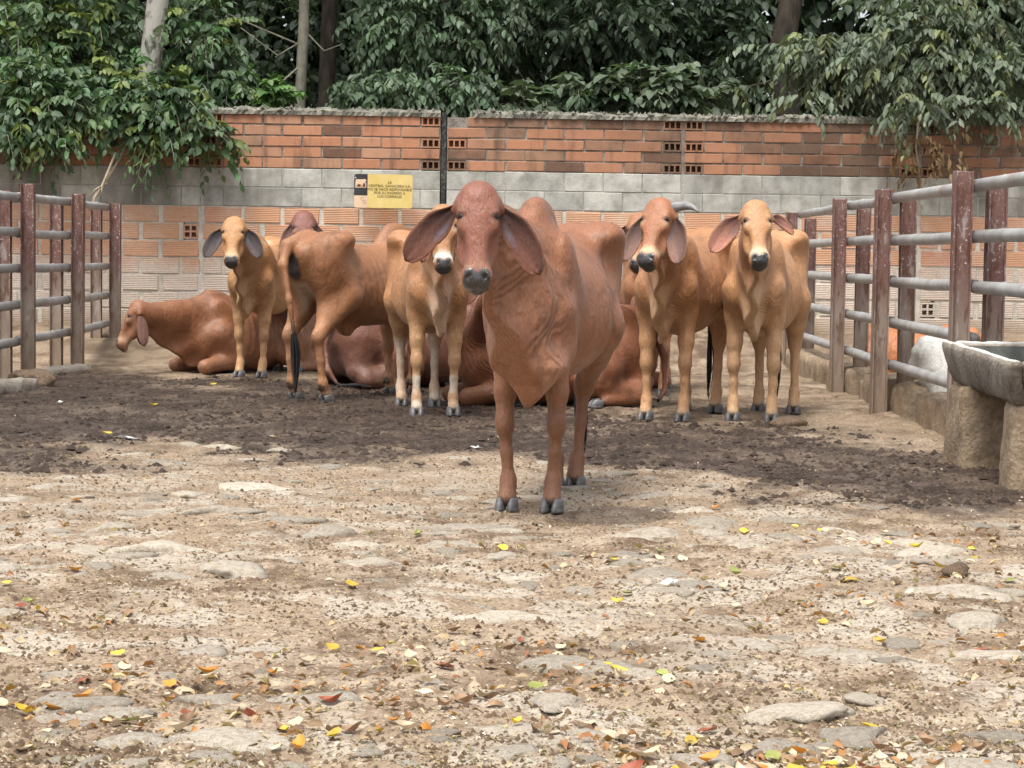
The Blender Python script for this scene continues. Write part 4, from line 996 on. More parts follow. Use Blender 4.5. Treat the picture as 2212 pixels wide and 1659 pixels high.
# ------------------------------------------------------------------ cattle: bodies grown from blended volumes
class Vol:
    """signed-distance volume: blended primitives on a grid, turned into one closed surface"""
    def __init__(self): self.p = []
    def add(self, fn, lo, hi, k=0.03, op='u'): self.p.append((fn, np.array(lo, float), np.array(hi, float), k, op))
    def rc(self, a, b, ra, rb, k=0.03, side=None, sq=1.0, op='u'):
        a = np.array(a, float); b = np.array(b, float); ab = b - a; L2 = max(ab @ ab, 1e-9)
        s = None
        if side is not None:
            s = np.array(side, float); s -= ab * (s @ ab) / L2; s /= np.linalg.norm(s)
        def fn(X, Y, Z):
            x = X - a[0]; y = Y - a[1]; z = Z - a[2]
            t = np.clip((x * ab[0] + y * ab[1] + z * ab[2]) / L2, 0, 1)
            dx = x - t * ab[0]; dy = y - t * ab[1]; dz = z - t * ab[2]
            q = dx * dx + dy * dy + dz * dz
            if s is not None:
                e = dx * s[0] + dy * s[1] + dz * s[2]
                q = q + e * e * (1 / (sq * sq) - 1)
            return (np.sqrt(q) - (ra + (rb - ra) * t)) * (min(1.0, sq) ** 0.5 if s is not None else 1.0)
        r = max(ra, rb) * max(1.0, sq)
        self.add(fn, np.minimum(a, b) - r, np.maximum(a, b) + r, k, op)
    def chain(self, pts, rad, k=0.03, **kw):
        for i in range(len(pts) - 1): self.rc(pts[i], pts[i + 1], rad[i], rad[i + 1], k, **kw)
    def ell(self, c, r, k=0.03, axes=None, op='u'):
        c = np.array(c, float); r = np.array(r, float)
        A = np.eye(3) if axes is None else np.array(axes, float)
        def fn(X, Y, Z):
            x = X - c[0]; y = Y - c[1]; z = Z - c[2]
            q0 = 0.0; q1 = 0.0
            for i in range(3):
                e = x * A[i, 0] + y * A[i, 1] + z * A[i, 2]
                q0 = q0 + (e / r[i]) ** 2; q1 = q1 + (e / r[i] ** 2) ** 2
            k0 = np.sqrt(q0); k1 = np.sqrt(q1) + 1e-9
            return k0 * (k0 - 1.0) / k1
        m = r.max() if axes is not None else r
        self.add(fn, c - m, c + m, k, op)
    def loft(self, O, U, V, W, us, a, f, b, ex=2.0, k=0.03, z0=None):
        """solid along U: half width a(u), extent f(u) towards +W and b(u) towards -W"""
        O = np.array(O, float); U = np.array(U, float); V = np.array(V, float); W = np.array(W, float)
        us = np.array(us, float)
        tt = np.linspace(us[0], us[-1], 900)
        def smooth(v):
            v = np.interp(tt, us, v)
            n = 35; ker = np.hanning(n + 2)[1:-1]; ker /= ker.sum()
            return np.convolve(np.pad(v, n // 2, mode='edge'), ker, mode='valid')
        a = smooth(a); f = smooth(f); b = smooth(b); zc = smooth(z0) if z0 is not None else None
        def fn(X, Y, Z):
            x = X - O[0]; y = Y - O[1]; z = Z - O[2]
            def dot(A):
                r = 0.0
                for e, g in zip(A, (x, y, z)):
                    if abs(e) > 1e-6: r = r + np.float32(e) * g
                return r
            u = dot(U); v = dot(V); w = dot(W)
            uc = np.clip(u, us[0], us[-1])
            ii = ((uc - us[0]) * ((len(tt) - 1) / (us[-1] - us[0])) + 0.5).astype(np.int32) if u.size > 4000 else None
            g = (lambda T: T[ii].astype(np.float32)) if ii is not None else (lambda T: np.interp(uc, tt, T).astype(np.float32))
            if zc is not None: w = w - g(zc)
            A = g(a); F = g(f); B = g(b)
            H = np.where(w > 0, F, B)
            if ex == 2.0: r = np.sqrt((v / A) ** 2 + (w / H) ** 2)
            else: r = ((v / A) ** 4 + (w / H) ** 4 + 1.2 * (v / A) ** 2 * (w / H) ** 2) ** 0.25
            d = (r - 1.0) * np.minimum(A, H)
            e = np.abs(u - uc)
            return np.where(e > 0, np.sqrt(np.maximum(d, 0) ** 2 + e * e) + np.minimum(d, 0) * 0.0, d)
        ends = [O + U * us[0], O + U * us[-1]]
        if zc is not None: ends = [e + W * c for e in ends for c in (zc.min(), zc.max())]
        m = np.abs(V) * a.max() + np.abs(W) * max(f.max(), b.max())
        self.add(fn, np.min(ends, 0) - m, np.max(ends, 0) + m, k)
    def sheet(self, poly, th, yoff=None, k=0.03, wave=0.0, vee=0.0, veeh=0.36, shift=0.0):
        """upright skin fold in the x-z plane, outline poly, half thickness th"""
        poly = np.array(poly, float)
        def fn(X, Y, Z):
            X2, Z2 = np.broadcast_arrays(X, Z)
            sl = X2[:, 0, :]; zl = Z2[:, 0, :]
            d2 = np.full(sl.shape, 1e9); ins = np.zeros(sl.shape, bool)
            n = len(poly)
            for i in range(n):
                a = poly[i]; b = poly[(i + 1) % n]; e = b - a
                px = sl - a[0]; pz = zl - a[1]
                t = np.clip((px * e[0] + pz * e[1]) / (e @ e), 0, 1)
                d2 = np.minimum(d2, (px - e[0] * t) ** 2 + (pz - e[1] * t) ** 2)
                c = ((a[1] > zl) != (b[1] > zl)) & (sl < (b[0] - a[0]) * (zl - a[1]) / (b[1] - a[1] + 1e-12) + a[0])
                ins ^= c
            d2 = np.sqrt(d2); d2 = np.where(ins, -d2, d2)
            y0 = np.zeros(sl.shape)
            if yoff is not None: y0 = yoff(sl)
            if shift: y0 = y0 + shift * np.clip((poly[:, 1].min() + 0.42 - zl) / 0.35, 0, 1)
            if wave: y0 = y0 + wave * np.sin(zl * 21 + sl * 13) * np.clip(-d2 * 0 + 1, 0, 1)
            tz = th + vee * np.clip((zl - poly[:, 1].min() - 0.02) / veeh, 0, 1) * np.clip((0.95 - sl) / 0.25, 0, 1)
            dy = np.abs(Y - y0[:, None, :]) - tz[:, None, :]
            dd = d2[:, None, :] + th
            return np.minimum(np.maximum(dy, dd), 0) + np.sqrt(np.maximum(dy, 0) ** 2 + np.maximum(dd, 0) ** 2) - 0.006
        lo = [poly[:, 0].min(), -0.12 if yoff is None else -0.12 + min(0, yoff(poly[:, 0]).min()), poly[:, 1].min()]; hi = [poly[:, 0].max(), 0.12 if yoff is None else 0.12 + max(0, yoff(poly[:, 0]).max()), poly[:, 1].max()]
        self.add(fn, lo, hi, k)
    def surface(self, vox):
        lo = np.min([p[1] for p in self.p if p[4] == 'u'], 0) - 0.05; hi = np.max([p[2] for p in self.p if p[4] == 'u'], 0) + 0.05
        n = np.ceil((hi - lo) / vox).astype(int) + 1
        ax = [(lo[i] + vox * np.arange(n[i])).astype(np.float32) for i in range(3)]
        D = np.full(n, 0.3, np.float32)
        for fn, a, b, k, op in self.p:
            m = k + 0.035
            sl = []
            for i in range(3):
                i0 = max(0, int((a[i] - m - lo[i]) / vox)); i1 = min(n[i], int((b[i] + m - lo[i]) / vox) + 2)
                sl.append(slice(i0, i1))
            sl = tuple(sl)
            d2 = fn(ax[0][sl[0]][:, None, None], ax[1][sl[1]][None, :, None], ax[2][sl[2]][None, None, :])
            d1 = D[sl]
            if op == 'u':
                h = np.clip(0.5 + 0.5 * (d1 - d2) / k, 0, 1)
                D[sl] = d1 * (1 - h) + d2 * h - k * h * (1 - h)
            else:
                d2 = -d2
                h = np.clip(0.5 + 0.5 * (d2 - d1) / k, 0, 1)
                D[sl] = d1 * (1 - h) + d2 * h + k * h * (1 - h)
        return surface_nets(D, lo, vox)

def surface_nets(D, lo, vox):
    S = D < 0
    nx, ny, nz = D.shape
    cnt = np.zeros((nx - 1, ny - 1, nz - 1), np.int8)
    cs = [(i, j, k) for i in (0, 1) for j in (0, 1) for k in (0, 1)]
    for i, j, k in cs: cnt += S[i:nx - 1 + i, j:ny - 1 + j, k:nz - 1 + k]
    act = (cnt > 0) & (cnt < 8)
    I = np.argwhere(act)
    idx = np.full(act.shape, -1, np.int64); idx[act] = np.arange(len(I))
    acc = np.zeros((len(I), 3)); num = np.zeros(len(I))
    dv = {c: D[I[:, 0] + c[0], I[:, 1] + c[1], I[:, 2] + c[2]].astype(np.float64) for c in cs}
    for c in cs:
        for a in range(3):
            if c[a]: continue
            e = list(c); e[a] = 1; e = tuple(e)
            m = (dv[c] < 0) != (dv[e] < 0)
            t = dv[c] / np.where(m, dv[c] - dv[e], 1.0)
            p = np.repeat(np.array([c], float), len(I), 0); p[:, a] += t
            acc[m] += p[m]; num[m] += 1
    V = (I + acc / num[:, None]) * vox + lo
    Q = []
    for a in range(3):
        b, c = (a + 1) % 3, (a + 2) % 3
        s0 = [slice(None)] * 3; s1 = [slice(None)] * 3
        s0[a] = slice(0, -1); s1[a] = slice(1, None)
        s0[b] = s1[b] = slice(1, -1); s0[c] = s1[c] = slice(1, -1)
        A = S[tuple(s0)]; B = S[tuple(s1)]
        for flip, M in ((0, A & ~B), (1, B & ~A)):
            E = np.argwhere(M)
            if not len(E): continue
            E[:, b] += 1; E[:, c] += 1
            def g(db, dc):
                q = E.copy(); q[:, b] += db; q[:, c] += dc
                return idx[q[:, 0], q[:, 1], q[:, 2]]
            q = np.stack([g(-1, -1), g(0, -1), g(0, 0), g(-1, 0)], 1)
            Q.append(q[:, ::-1] if flip else q)
    Q = np.concatenate(Q)
    # keep the largest component away from stray bits: light smoothing only
    e = np.concatenate([Q[:, [0, 1]], Q[:, [1, 2]], Q[:, [2, 3]], Q[:, [3, 0]]])
    for it in range(2):
        s = np.zeros_like(V); n = np.zeros(len(V))
        for k in range(3):
            s[:, k] = np.bincount(e[:, 0], V[e[:, 1], k], len(V)) + np.bincount(e[:, 1], V[e[:, 0], k], len(V))
        n = np.bincount(e[:, 0], minlength=len(V)) + np.bincount(e[:, 1], minlength=len(V))
        V = V * 0.5 + 0.5 * s / n[:, None]
    return V, Q

def seg_dist(P, a, b):
    a = np.array(a); b = np.array(b); ab = b - a
    t = np.clip(((P - a) @ ab) / (ab @ ab), 0, 1)
    return np.linalg.norm(P - a - t[:, None] * ab, axis=1), t
def lerp3(C, col, m):
    m = np.clip(m, 0, 1)[:, None]
    return C * (1 - m) + np.array(col)[None, :] * m

# ---- coat, horn, hoof, eye materials
def mat_coat():
    q = NM('cattle_coat')
    co = q.coord('Object')
    c = q.attr('Col')
    n1 = q.noise(co, 5.0, 3, 0.6)
    n2 = q.noise(q.mapping(co, (30, 30, 9)), 3.0, 3, 0.6)
    v = q.math('ADD', q.math('MULTIPLY', n1, 0.55), q.math('MULTIPLY', n2, 0.40))
    v = q.math('ADD', v, 0.52)
    cc = q.mix(1.0, c, v, 'MULTIPLY')
    mud = q.ramp(q.noise(co, 9.0, 3, 0.7), [(0.58, 0.0), (0.75, 0.45)])
    z = q.node('ShaderNodeSeparateXYZ'); q.put(co, z.inputs[0])
    low = q.ramp(z.outputs[2], [(0.05, 1.0), (0.55, 0.0)])
    cc = q.mix(q.math('MULTIPLY', mud, low), cc, (0.10, 0.07, 0.045))
    fa = q.attr('fold', 'Fac'); fu = q.attr('foldu', 'Fac')
    ph = q.math('ADD', q.math('MULTIPLY', fu, 330.0), q.math('MULTIPLY', q.noise(co, 6.0, 3), 16.0))
    ridge = q.math('MULTIPLY', q.math('SINE', ph), fa)
    hair = q.noise(q.mapping(co, (26, 26, 8)), 5.0, 2, 0.65); n3 = q.noise(co, 17.0, 2, 0.6)
    h = q.math('ADD', q.math('MULTIPLY', q.math('MULTIPLY', ridge, q.ramp(n1, [(0.35, 0.2), (0.6, 1.0)])), 0.36), q.math('MULTIPLY', hair, 0.42))
    h = q.math('ADD', h, q.math('ADD', q.math('MULTIPLY', n1, 0.8), q.math('MULTIPLY', n3, 0.55)))
    cc = q.mix(1.0, cc, q.math('ADD', 0.58, q.math('MULTIPLY', hair, 0.84)), 'MULTIPLY')
    nb = q.bump(h, 0.60, 0.016)
    q.b.inputs['Sheen Weight'].default_value = 0.05
    q.b.inputs['Sheen Roughness'].default_value = 0.4
    gl = q.attr('gloss', 'Fac')
    ro = q.math('SUBTRACT', q.math('ADD', 0.36, q.math('MULTIPLY', hair, 0.26)), q.math('MULTIPLY', gl, 0.32))
    return q.set(cc, ro, nb, spec=q.math('ADD', 0.42, q.math('MULTIPLY', gl, 0.3)))
M_COAT = mat_coat()
M_HOOF = mat_simple('hoof_horn', (0.055, 0.055, 0.06), (0.17, 0.165, 0.165), 14, 0.42, 0.5, 0.003, stretch=(1, 1, 5))
M_HORN = mat_simple('horn_keratin', (0.10, 0.10, 0.105), (0.30, 0.295, 0.29), 16, 0.5, 0.5, 0.003, stretch=(6, 1, 1))
M_HAIR = mat_simple('tail_hair', (0.006, 0.006, 0.007), (0.03, 0.028, 0.028), 40, 0.55, 0.9, 0.01, stretch=(5, 5, 0.4))
q = NM('eye_wet'); q.set((0.008, 0.005, 0.004), 0.16, spec=0.35); M_EYE = q.m

def hoof_mesh():
    """two pointed claws side by side, toes towards +x, sole on z=0; unit: metres"""
    V = []; F = []
    for s in (-1, 1):
        rings = []
        n = 12
        for (z, sc, sh) in ((0.0, 1.0, 0.0), (0.012, 1.02, -0.001), (0.035, 0.93, -0.011), (0.056, 0.80, -0.022), (0.066, 0.62, -0.026), (0.068, 0.2, -0.026)):
            base = len(V)
            for i in range(n):
                t = 2 * math.pi * i / n
                cx, sy = math.cos(t), math.sin(t)
                x = 0.056 * cx if cx > 0 else 0.050 * cx
                y = 0.0235 * sy * (1.0 - 0.28 * max(0, cx) ** 2)
                zz = z * (1.0 - 0.30 * (0.5 - 0.5 * cx))
                V.append((x * sc + sh, y * sc + s * (0.0265 - 0.003 * max(0, cx)), zz))
            rings.append(base)
        for r in range(len(rings) - 1):
            for i in range(n):
                j = (i + 1) % n
                F.append((rings[r] + i, rings[r] + j, rings[r + 1] + j, rings[r + 1] + i))
        F.append(tuple(rings[0] + i for i in range(n))[::-1]); F.append(tuple(rings[-1] + i for i in range(n)))
    return mesh_py('hoof', V, F, True, M_HOOF)
HOOF = hoof_mesh()
EYEBALL = sphere_mesh('eye', 0.0215, M_EYE)

def ear_mesh(root, axis, normal, L, W, cin, cout, cpatch, droop=0.25, cup=0.35, drop=(0, 0, -1), notch=False, ps=1):
    """pendulous leaf-shaped ear: inner face towards normal"""
    ax = Vector(axis).normalized(); nn = Vector(normal); nn = (nn - ax * nn.dot(ax)).normalized()
    sd = ax.cross(nn)
    nt, nw = 20, 11
    dr = Vector(drop)
    P = {0: [], 1: []}; C = {0: [], 1: []}
    for layer in (0, 1):
        for i in range(nt):
            t = i / (nt - 1)
            w = W * (0.30 + 0.70 * sstep(0.0, 0.42, t)) * math.sqrt(max(0.0, 1 - max(0, (t - 0.58) / 0.42) ** 2.3))
            w = max(w, W * 0.05)
            cpt = Vector(root) + ax * (L * (t - droop * 0.18 * t * t)) + dr * (L * droop * t * t)
            for j in range(nw):
                s = -1 + 2 * j / (nw - 1)
                ww = w
                if notch and 0.55 < t < 0.62 and s < -0.7: ww *= 0.9
                c = cup * (1 - 0.75 * t)
                p = cpt + sd * (s * ww * (1 - 0.18 * c)) + nn * (c * W * (s * s - 0.35) * (0.6 + 0.4 * math.sin(3 * t)))
                p += nn * (0.0025 * math.sin(s * 8 + t * 5))
                th = 0.007 * (1 - 0.5 * s * s)
                p += nn * (th if layer == 0 else -th)
                P[layer].append(p)
                if layer == 0:
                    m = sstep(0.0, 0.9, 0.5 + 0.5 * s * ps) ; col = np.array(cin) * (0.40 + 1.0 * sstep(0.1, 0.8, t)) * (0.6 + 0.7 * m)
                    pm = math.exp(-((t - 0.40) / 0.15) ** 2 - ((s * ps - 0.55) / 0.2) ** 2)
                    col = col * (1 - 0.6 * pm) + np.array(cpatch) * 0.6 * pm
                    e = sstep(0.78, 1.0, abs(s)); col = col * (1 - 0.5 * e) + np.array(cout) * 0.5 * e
                else:
                    col = np.array(cout) * (1 - 0.35 * sstep(0.75, 1.0, t))
                C[layer].append(col)
    V = P[0] + P[1]; CC = np.array(C[0] + C[1]); N = nt * nw
    F = []
    for i in range(nt - 1):
        for j in range(nw - 1):
            a = i * nw + j
            F.append((a, a + 1, a + nw + 1, a + nw)); F.append((N + a, N + a + nw, N + a + nw + 1, N + a + 1))
    rim = [j for j in range(nw)] + [i * nw + nw - 1 for i in range(1, nt)] + [(nt - 1) * nw + j for j in range(nw - 2, -1, -1)] + [i * nw for i in range(nt - 2, 0, -1)]
    for a, b in zip(rim, rim[1:] + rim[:1]): F.append((b, a, N + a, N + b))
    me = mesh_py('ear', V, F, True, M_COAT)
    col_attr(me, CC)
    flt_attr(me, np.zeros(len(V)), 'fold'); flt_attr(me, np.zeros(len(V)), 'foldu'); flt_attr(me, np.full(len(V), -0.8), 'gloss')
    return me

C_MUZ = (0.032, 0.028, 0.027)
def cow(label, loc, heading, S=1.0, lie=False, vox=0.015, coat=(0.33, 0.14, 0.06), under=None, face=None, pale=(0.5, 0.33, 0.2),
        feet=None, poll=(0.90, 0.0, 1.30), hyaw=0.0, hpitch=66.0, hroll=0.0, hump=1.0, fat=1.0, socks=None, muzring=0.5,
        ears=None, horn=None, tail=None, ears_col=None, hips=1.0, dew=1.0, fold=0.6, seed=1, group='red zebu cattle in the pen', name='cow',
        category='cow', legs='fold', head=True, brand=None, blackrear=False, sheen_back=0.0, notch=False, knee_dark=0.4, switch=True, dewv=0.045, dewpale=0.45, dewy=0.0, legdark=0.0, slack=0.5, dewh=0.30, ribs=1.0, muzw=0.056, hs=0.93, hw=0.92, leg=0.87, pastern=0.5, front=0.84, bend=1.8, sheath=False, brandS=False, strand=False):
    rg = random.Random(seed)
    root = empty(name, loc, heading)
    root.scale = (S, S, S)
    tag(root, label, category, group)
    V = Vol()
    tint = np.array((1.03, 1.05, 1.06))
    coat = np.array(coat) * tint; under = np.array(under) * tint if under is not None else coat * 1.25 + 0.02
    face = np.array(face) * tint if face is not None else coat
    dz = -0.50 if lie else 0.0
    lw = 1.22 if lie else 1.0
    # trunk: half width a, top and bottom measured from a mid line
    us = np.array([-0.74, -0.66, -0.52, -0.40, -0.22, 0.0, 0.2, 0.36, 0.50, 0.60, 0.66])
    top = np.array([1.06, 1.14, 1.19, 1.20, 1.135, 1.11, 1.11, 1.12, 1.08, 0.99, 0.92])
    bot = np.array([0.90, 0.80, 0.74, 0.66, 0.565, 0.52, 0.525, 0.55, 0.59, 0.66, 0.74])
    wid = np.array([0.07, 0.13, 0.175, 0.20, 0.235, 0.26, 0.24, 0.205 * (0.5 + 0.5 * front), 0.17 * front, 0.13 * front, 0.08 * front]) * fat
    if lie:
        bot = np.array([0.80, 0.64, 0.56, 0.54, 0.52, 0.50, 0.50, 0.50, 0.52, 0.60, 0.70]); wid = wid * lw
    mid = bot + (top - bot) * 0.42
    V.loft((0, 0, dz), (1, 0, 0), (0, 1, 0), (0, 0, 1), us, wid, top - mid, mid - bot, 2.0, 0.05, z0=mid)
    Z = lambda x, y, z: (x, y, z + dz)
    # hump
    V.ell(Z(0.36, 0, 1.10 + 0.05 * hump), (0.17, 0.085 * (0.7 + 0.3 * hump), 0.125 * hump + 0.02), 0.07, axes=[(0.96, 0, 0.28), (0, 1, 0), (-0.28, 0, 0.96)])
    for s in (-1, 1):
        # hook bones, pins, shoulder blade, rib spring, hip hollow
        V.ell(Z(-0.41, s * 0.185 * fat, 1.105 + 0.035 * hips), (0.10, 0.055, 0.05), 0.11)
        V.rc(Z(-0.42, s * 0.165 * fat, 1.12), Z(-0.70, s * 0.085, 1.05), 0.06, 0.055, 0.10)
        V.ell(Z(-0.71, s * 0.085, 1.03), (0.055, 0.045, 0.055), 0.05)
        V.ell(Z(0.40, s * 0.155 * fat * (0.3 + 0.7 * front), 0.93), (0.11, 0.055, 0.22), 0.07, axes=[(0.94, 0, -0.34), (0, 1, 0), (0.34, 0, 0.94)])
        V.ell(Z(0.56, s * 0.12 * front, 0.80), (0.08, 0.065, 0.10), 0.06)
        V.ell(Z(-0.33, s * 0.265 * fat, 1.02), (0.10, 0.05, 0.075), 0.09, op='s')
    V.rc(Z(-0.60, 0, 1.155), Z(-0.72, 0, 1.13), 0.055, 0.045, 0.05)
    # ---- legs
    hooves = []
    fk = []
    if not lie:
        ft = dict(fl=(0.48, 0.11), fr=(0.48, -0.11), hl=(-0.56, 0.13), hr=(-0.56, -0.13))
        if feet: ft.update(feet)
        for key in ('fl', 'fr'):
            s = 1 if key == 'fl' else -1
            fx, fy = ft[key][:2]
            el = np.array((0.44, s * 0.145 * front, 0.66)); foot = np.array((fx - 0.02, fy, 0.07))
            kn = np.array((fx * 0.72 + 0.44 * 0.28 - 0.005, fy * 0.62 + s * 0.13 * 0.38, 0.355))
            fe = np.array((fx - 0.015, fy, 0.125))
            V.rc((0.50, s * 0.135 * front, 0.82), el, 0.088, 0.072, 0.06)
            V.chain([el, el * 0.45 + kn * 0.55 + np.array((0, 0, 0.0)), kn], [0.074 * leg, 0.055 * leg, 0.042 * leg], 0.03)
            V.ell(kn + np.array((0.010, 0, 0.0)), (0.043 * leg, 0.044 * leg, 0.058), 0.03)
            V.chain([kn, kn * 0.5 + fe * 0.5, fe], [0.037 * leg, 0.0315 * leg, 0.032 * leg], 0.02)
            V.ell(fe + np.array((-0.004, 0, 0)), (0.038 * leg, 0.038 * leg, 0.040), 0.02)
            V.rc(fe, (fx + 0.008, fy, 0.055), 0.031, 0.041, 0.02)
            for t in (-1, 1): V.ell((fx - 0.052, fy + t * 0.02, 0.095), (0.014, 0.012, 0.02), 0.008)
            hooves.append((fx + 0.02, fy, 0.0)); fk.append((kn, fe, (fx, fy, 0.0)))
        for key in ('hl', 'hr'):
            s = 1 if key == 'hl' else -1
            fx, fy = ft[key][:2]
            hipj = np.array((-0.50, s * 0.13, 1.00)); st = np.array((-0.36, s * 0.165, 0.74))
            hk = np.array((fx - 0.075, fy * 0.8 + s * 0.13 * 0.2, 0.455)); fe = np.array((fx - 0.035, fy, 0.135))
            V.rc(hipj, st, 0.135, 0.10, 0.08, side=(0, 1, 0), sq=0.72)
            V.rc((-0.60, s * 0.115, 0.94), (-0.52, s * 0.13, 0.66), 0.105, 0.075, 0.08, side=(0, 1, 0), sq=0.72)
            V.rc(st, hk * 0.55 + st * 0.45, 0.10, 0.062, 0.06)
            V.rc((-0.52, s * 0.13, 0.68), hk, 0.066, 0.038, 0.05)
            V.rc(hk * 0.45 + st * 0.55, hk, 0.058, 0.038, 0.04)
            V.ell(hk + np.array((-0.014, 0, 0.014)), (0.043, 0.036 * leg, 0.060), 0.025)
            V.chain([hk, hk * 0.5 + fe * 0.5, fe], [0.041 * leg, 0.033 * leg, 0.033 * leg], 0.02)
            V.ell(fe, (0.038 * leg, 0.038 * leg, 0.040), 0.02)
            V.rc(fe, (fx + 0.006, fy, 0.055), 0.033, 0.042, 0.02)
            for t in (-1, 1): V.ell((fx - 0.052, fy + t * 0.02, 0.10), (0.014, 0.012, 0.02), 0.008)
            hooves.append((fx + 0.02, fy, 0.0)); fk.append((hk, fe, (fx, fy, 0.0)))
    else:
        for s in (-1, 1):
            y = s * 0.17
            V.rc((0.47, y, 0.33), (0.36, s * 0.20, 0.14), 0.12, 0.10, 0.06)
            V.rc((0.34, s * 0.20, 0.12), (0.66, s * 0.19, 0.075), 0.085, 0.055, 0.04)
            V.ell((0.67, s * 0.19, 0.07), (0.06, 0.052, 0.055), 0.03)
            V.rc((0.66, s * 0.185, 0.055), (0.38, s * 0.12, 0.045), 0.045, 0.036, 0.03)
            V.rc((0.38, s * 0.12, 0.045), (0.30, s * 0.12, 0.04), 0.038, 0.036, 0.03)
            hooves.append((0.27, s * 0.12, 0.0))
            # hind leg folded along the flank
            V.rc((-0.52, s * 0.15, 0.45), (-0.30, s * 0.29, 0.27), 0.16, 0.12, 0.10, side=(0, 1, 0), sq=0.8)
            V.rc((-0.30, s * 0.29, 0.26), (-0.18, s * 0.31, 0.17), 0.12, 0.085, 0.07)
            V.rc((-0.18, s * 0.31, 0.15), (-0.56, s * 0.33, 0.09), 0.085, 0.055, 0.06)
            V.rc((-0.55, s * 0.15, 0.34), (-0.60, s * 0.22, 0.14), 0.16, 0.09, 0.10)
            V.ell((-0.58, s * 0.33, 0.075), (0.06, 0.05, 0.06), 0.04)
            V.rc((-0.57, s * 0.34, 0.06), (-0.27, s * 0.38, 0.045), 0.045, 0.036, 0.03)
            hooves.append((-0.20, s * 0.385, 0.0))
            fk.append(((0.66, s * 0.19, 0.06), (0.38, s * 0.12, 0.045), (0.30, s * 0.12, 0.03)))
    # ---- neck and head frame
    Pl = np.array(poll, float)
    hy, hp, hr = R(hyaw), R(hpitch), R(hroll)
    U = np.array((math.cos(hp) * math.cos(hy), math.cos(hp) * math.sin(hy), -math.sin(hp)))
    Vv = np.array((-math.sin(hy), math.cos(hy), 0.0)); W = np.cross(U, Vv)
    Vv, W = Vv * math.cos(hr) + W * math.sin(hr), W * math.cos(hr) - Vv * math.sin(hr)
    H = lambda u, v, w: Pl + (U * u + Vv * (v * hw) + W * w) * hs
    hsc = np.array((1.0, hw, 1.0)) * hs
    E = lambda c, r, k, op='u', axes=None: V.ell(c, np.array(r) * hsc, k * hs, axes=[U, Vv, W] if axes is None else axes, op=op)
    n0 = np.array(Z(0.47, 0, 0.99)); n0b = np.array(Z(0.50, 0, 0.86)); n1 = H(0.075, 0, -0.075)
    nm = n0 * 0.45 + n1 * 0.55 + np.array((0, 0, -0.01))
    V.rc(n0, nm, 0.185, 0.128, 0.07, side=(0, 1, 0), sq=0.64)
    V.rc(nm, n1, 0.128, 0.098, 0.05, side=(0, 1, 0), sq=0.74)
    V.rc(n0b, nm + np.array((0.0, 0, -0.07)), 0.16, 0.09, 0.07, side=(0, 1, 0), sq=0.62)
    ny = lambda x: (Pl[1] + U[1] * 0.1) * np.clip((x - 0.45) / (n1[0] - 0.45 + 1e-6), 0, 1.15) ** bend
    # dewlap: throat to brisket
    th = H(0.24, 0, -0.13)
    tx, tz = th[0], th[2]
    if dew > 0:
        if not lie:
            q = dew
            bx, bz = 0.66, 0.60 - 0.15 * q
            poly = [(tx, tz + 0.02), (tx - 0.01, tz - 0.06 * q), ((tx * 0.62 + bx * 0.38) + 0.05 * q, tz * 0.62 + bz * 0.38), ((tx * 0.25 + bx * 0.75) + 0.055 * q, tz * 0.25 + bz * 0.75 + 0.02),
                    (bx + 0.045, bz + 0.035), (bx, bz), (bx - 0.05, bz + 0.02), (bx - 0.13, bz + 0.09), (bx - 0.17, bz + 0.20), (0.48, 0.95), (tx - 0.14, tz + 0.10)]
        else:
            poly = [(tx, tz + 0.02), (tx * 0.6 + 0.72 * 0.4, tz * 0.6 + 0.10 * 0.4), (0.74, 0.12), (0.66, 0.04), (0.55, 0.05), (0.48, 0.4), (tx - 0.14, tz + 0.1)]
        V.sheet(poly, 0.014, yoff=ny, k=0.055, wave=0.016, vee=dewv, veeh=dewh, shift=dewy)
    if sheath: V.sheet([(0.05, 0.60), (-0.06, 0.50), (-0.13, 0.43), (-0.20, 0.44), (-0.30, 0.53), (-0.34, 0.64)], 0.02, k=0.05, vee=0.05)
    # ---- head
    if head:
        hu = [-0.012, 0.0, 0.03, 0.07, 0.14, 0.20, 0.25, 0.31, 0.36, 0.40, 0.435, 0.456]
        ha = [0.035, 0.064, 0.086, 0.095, 0.099, 0.093, 0.084, 0.073, 0.071, 0.075, 0.073, 0.054]
        hf = [0.02, 0.040, 0.062, 0.074, 0.076, 0.070, 0.063, 0.056, 0.053, 0.053, 0.046, 0.024]
        hb = [0.02, 0.045, 0.075, 0.10, 0.118, 0.120, 0.112, 0.080, 0.062, 0.060, 0.056, 0.036]
        V.loft(Pl, U, Vv, W, np.array(hu) * hs, np.array(ha) * hs * hw, np.array(hf) * hs, np.array(hb) * hs, 2.5, 0.025)
        E(H(0.03, 0, 0.005), (0.055, 0.075, 0.06), 0.05)
        for s in (-1, 1):
            E(H(0.108, s * 0.076, 0.036), (0.030, 0.020, 0.026), 0.03)      # brow
            E(H(0.178, s * 0.080, 0.020), (0.035, 0.020, 0.026), 0.03)       # cheek bone
            E(H(0.1290, s * 0.084, 0.047), (0.014, 0.019, 0.023), 0.010)   # upper lid
            E(H(0.166, s * 0.083, 0.040), (0.009, 0.014, 0.018), 0.012)   # lower lid
            E(H(0.245, s * 0.066, -0.060), (0.09, 0.032, 0.055), 0.04)        # jaw
            E(H(0.29, s * 0.082, 0.012), (0.06, 0.022, 0.028), 0.04, op='s')
            E(H(0.405, s * 0.046, 0.030), (0.032, 0.026, 0.022), 0.02)        # nostril wing
            E(H(0.420, s * 0.041, 0.054), (0.021, 0.012, 0.024), 0.006, 's', [U * 0.85 + Vv * s * 0.52, Vv * 0.85 - U * s * 0.52, W])
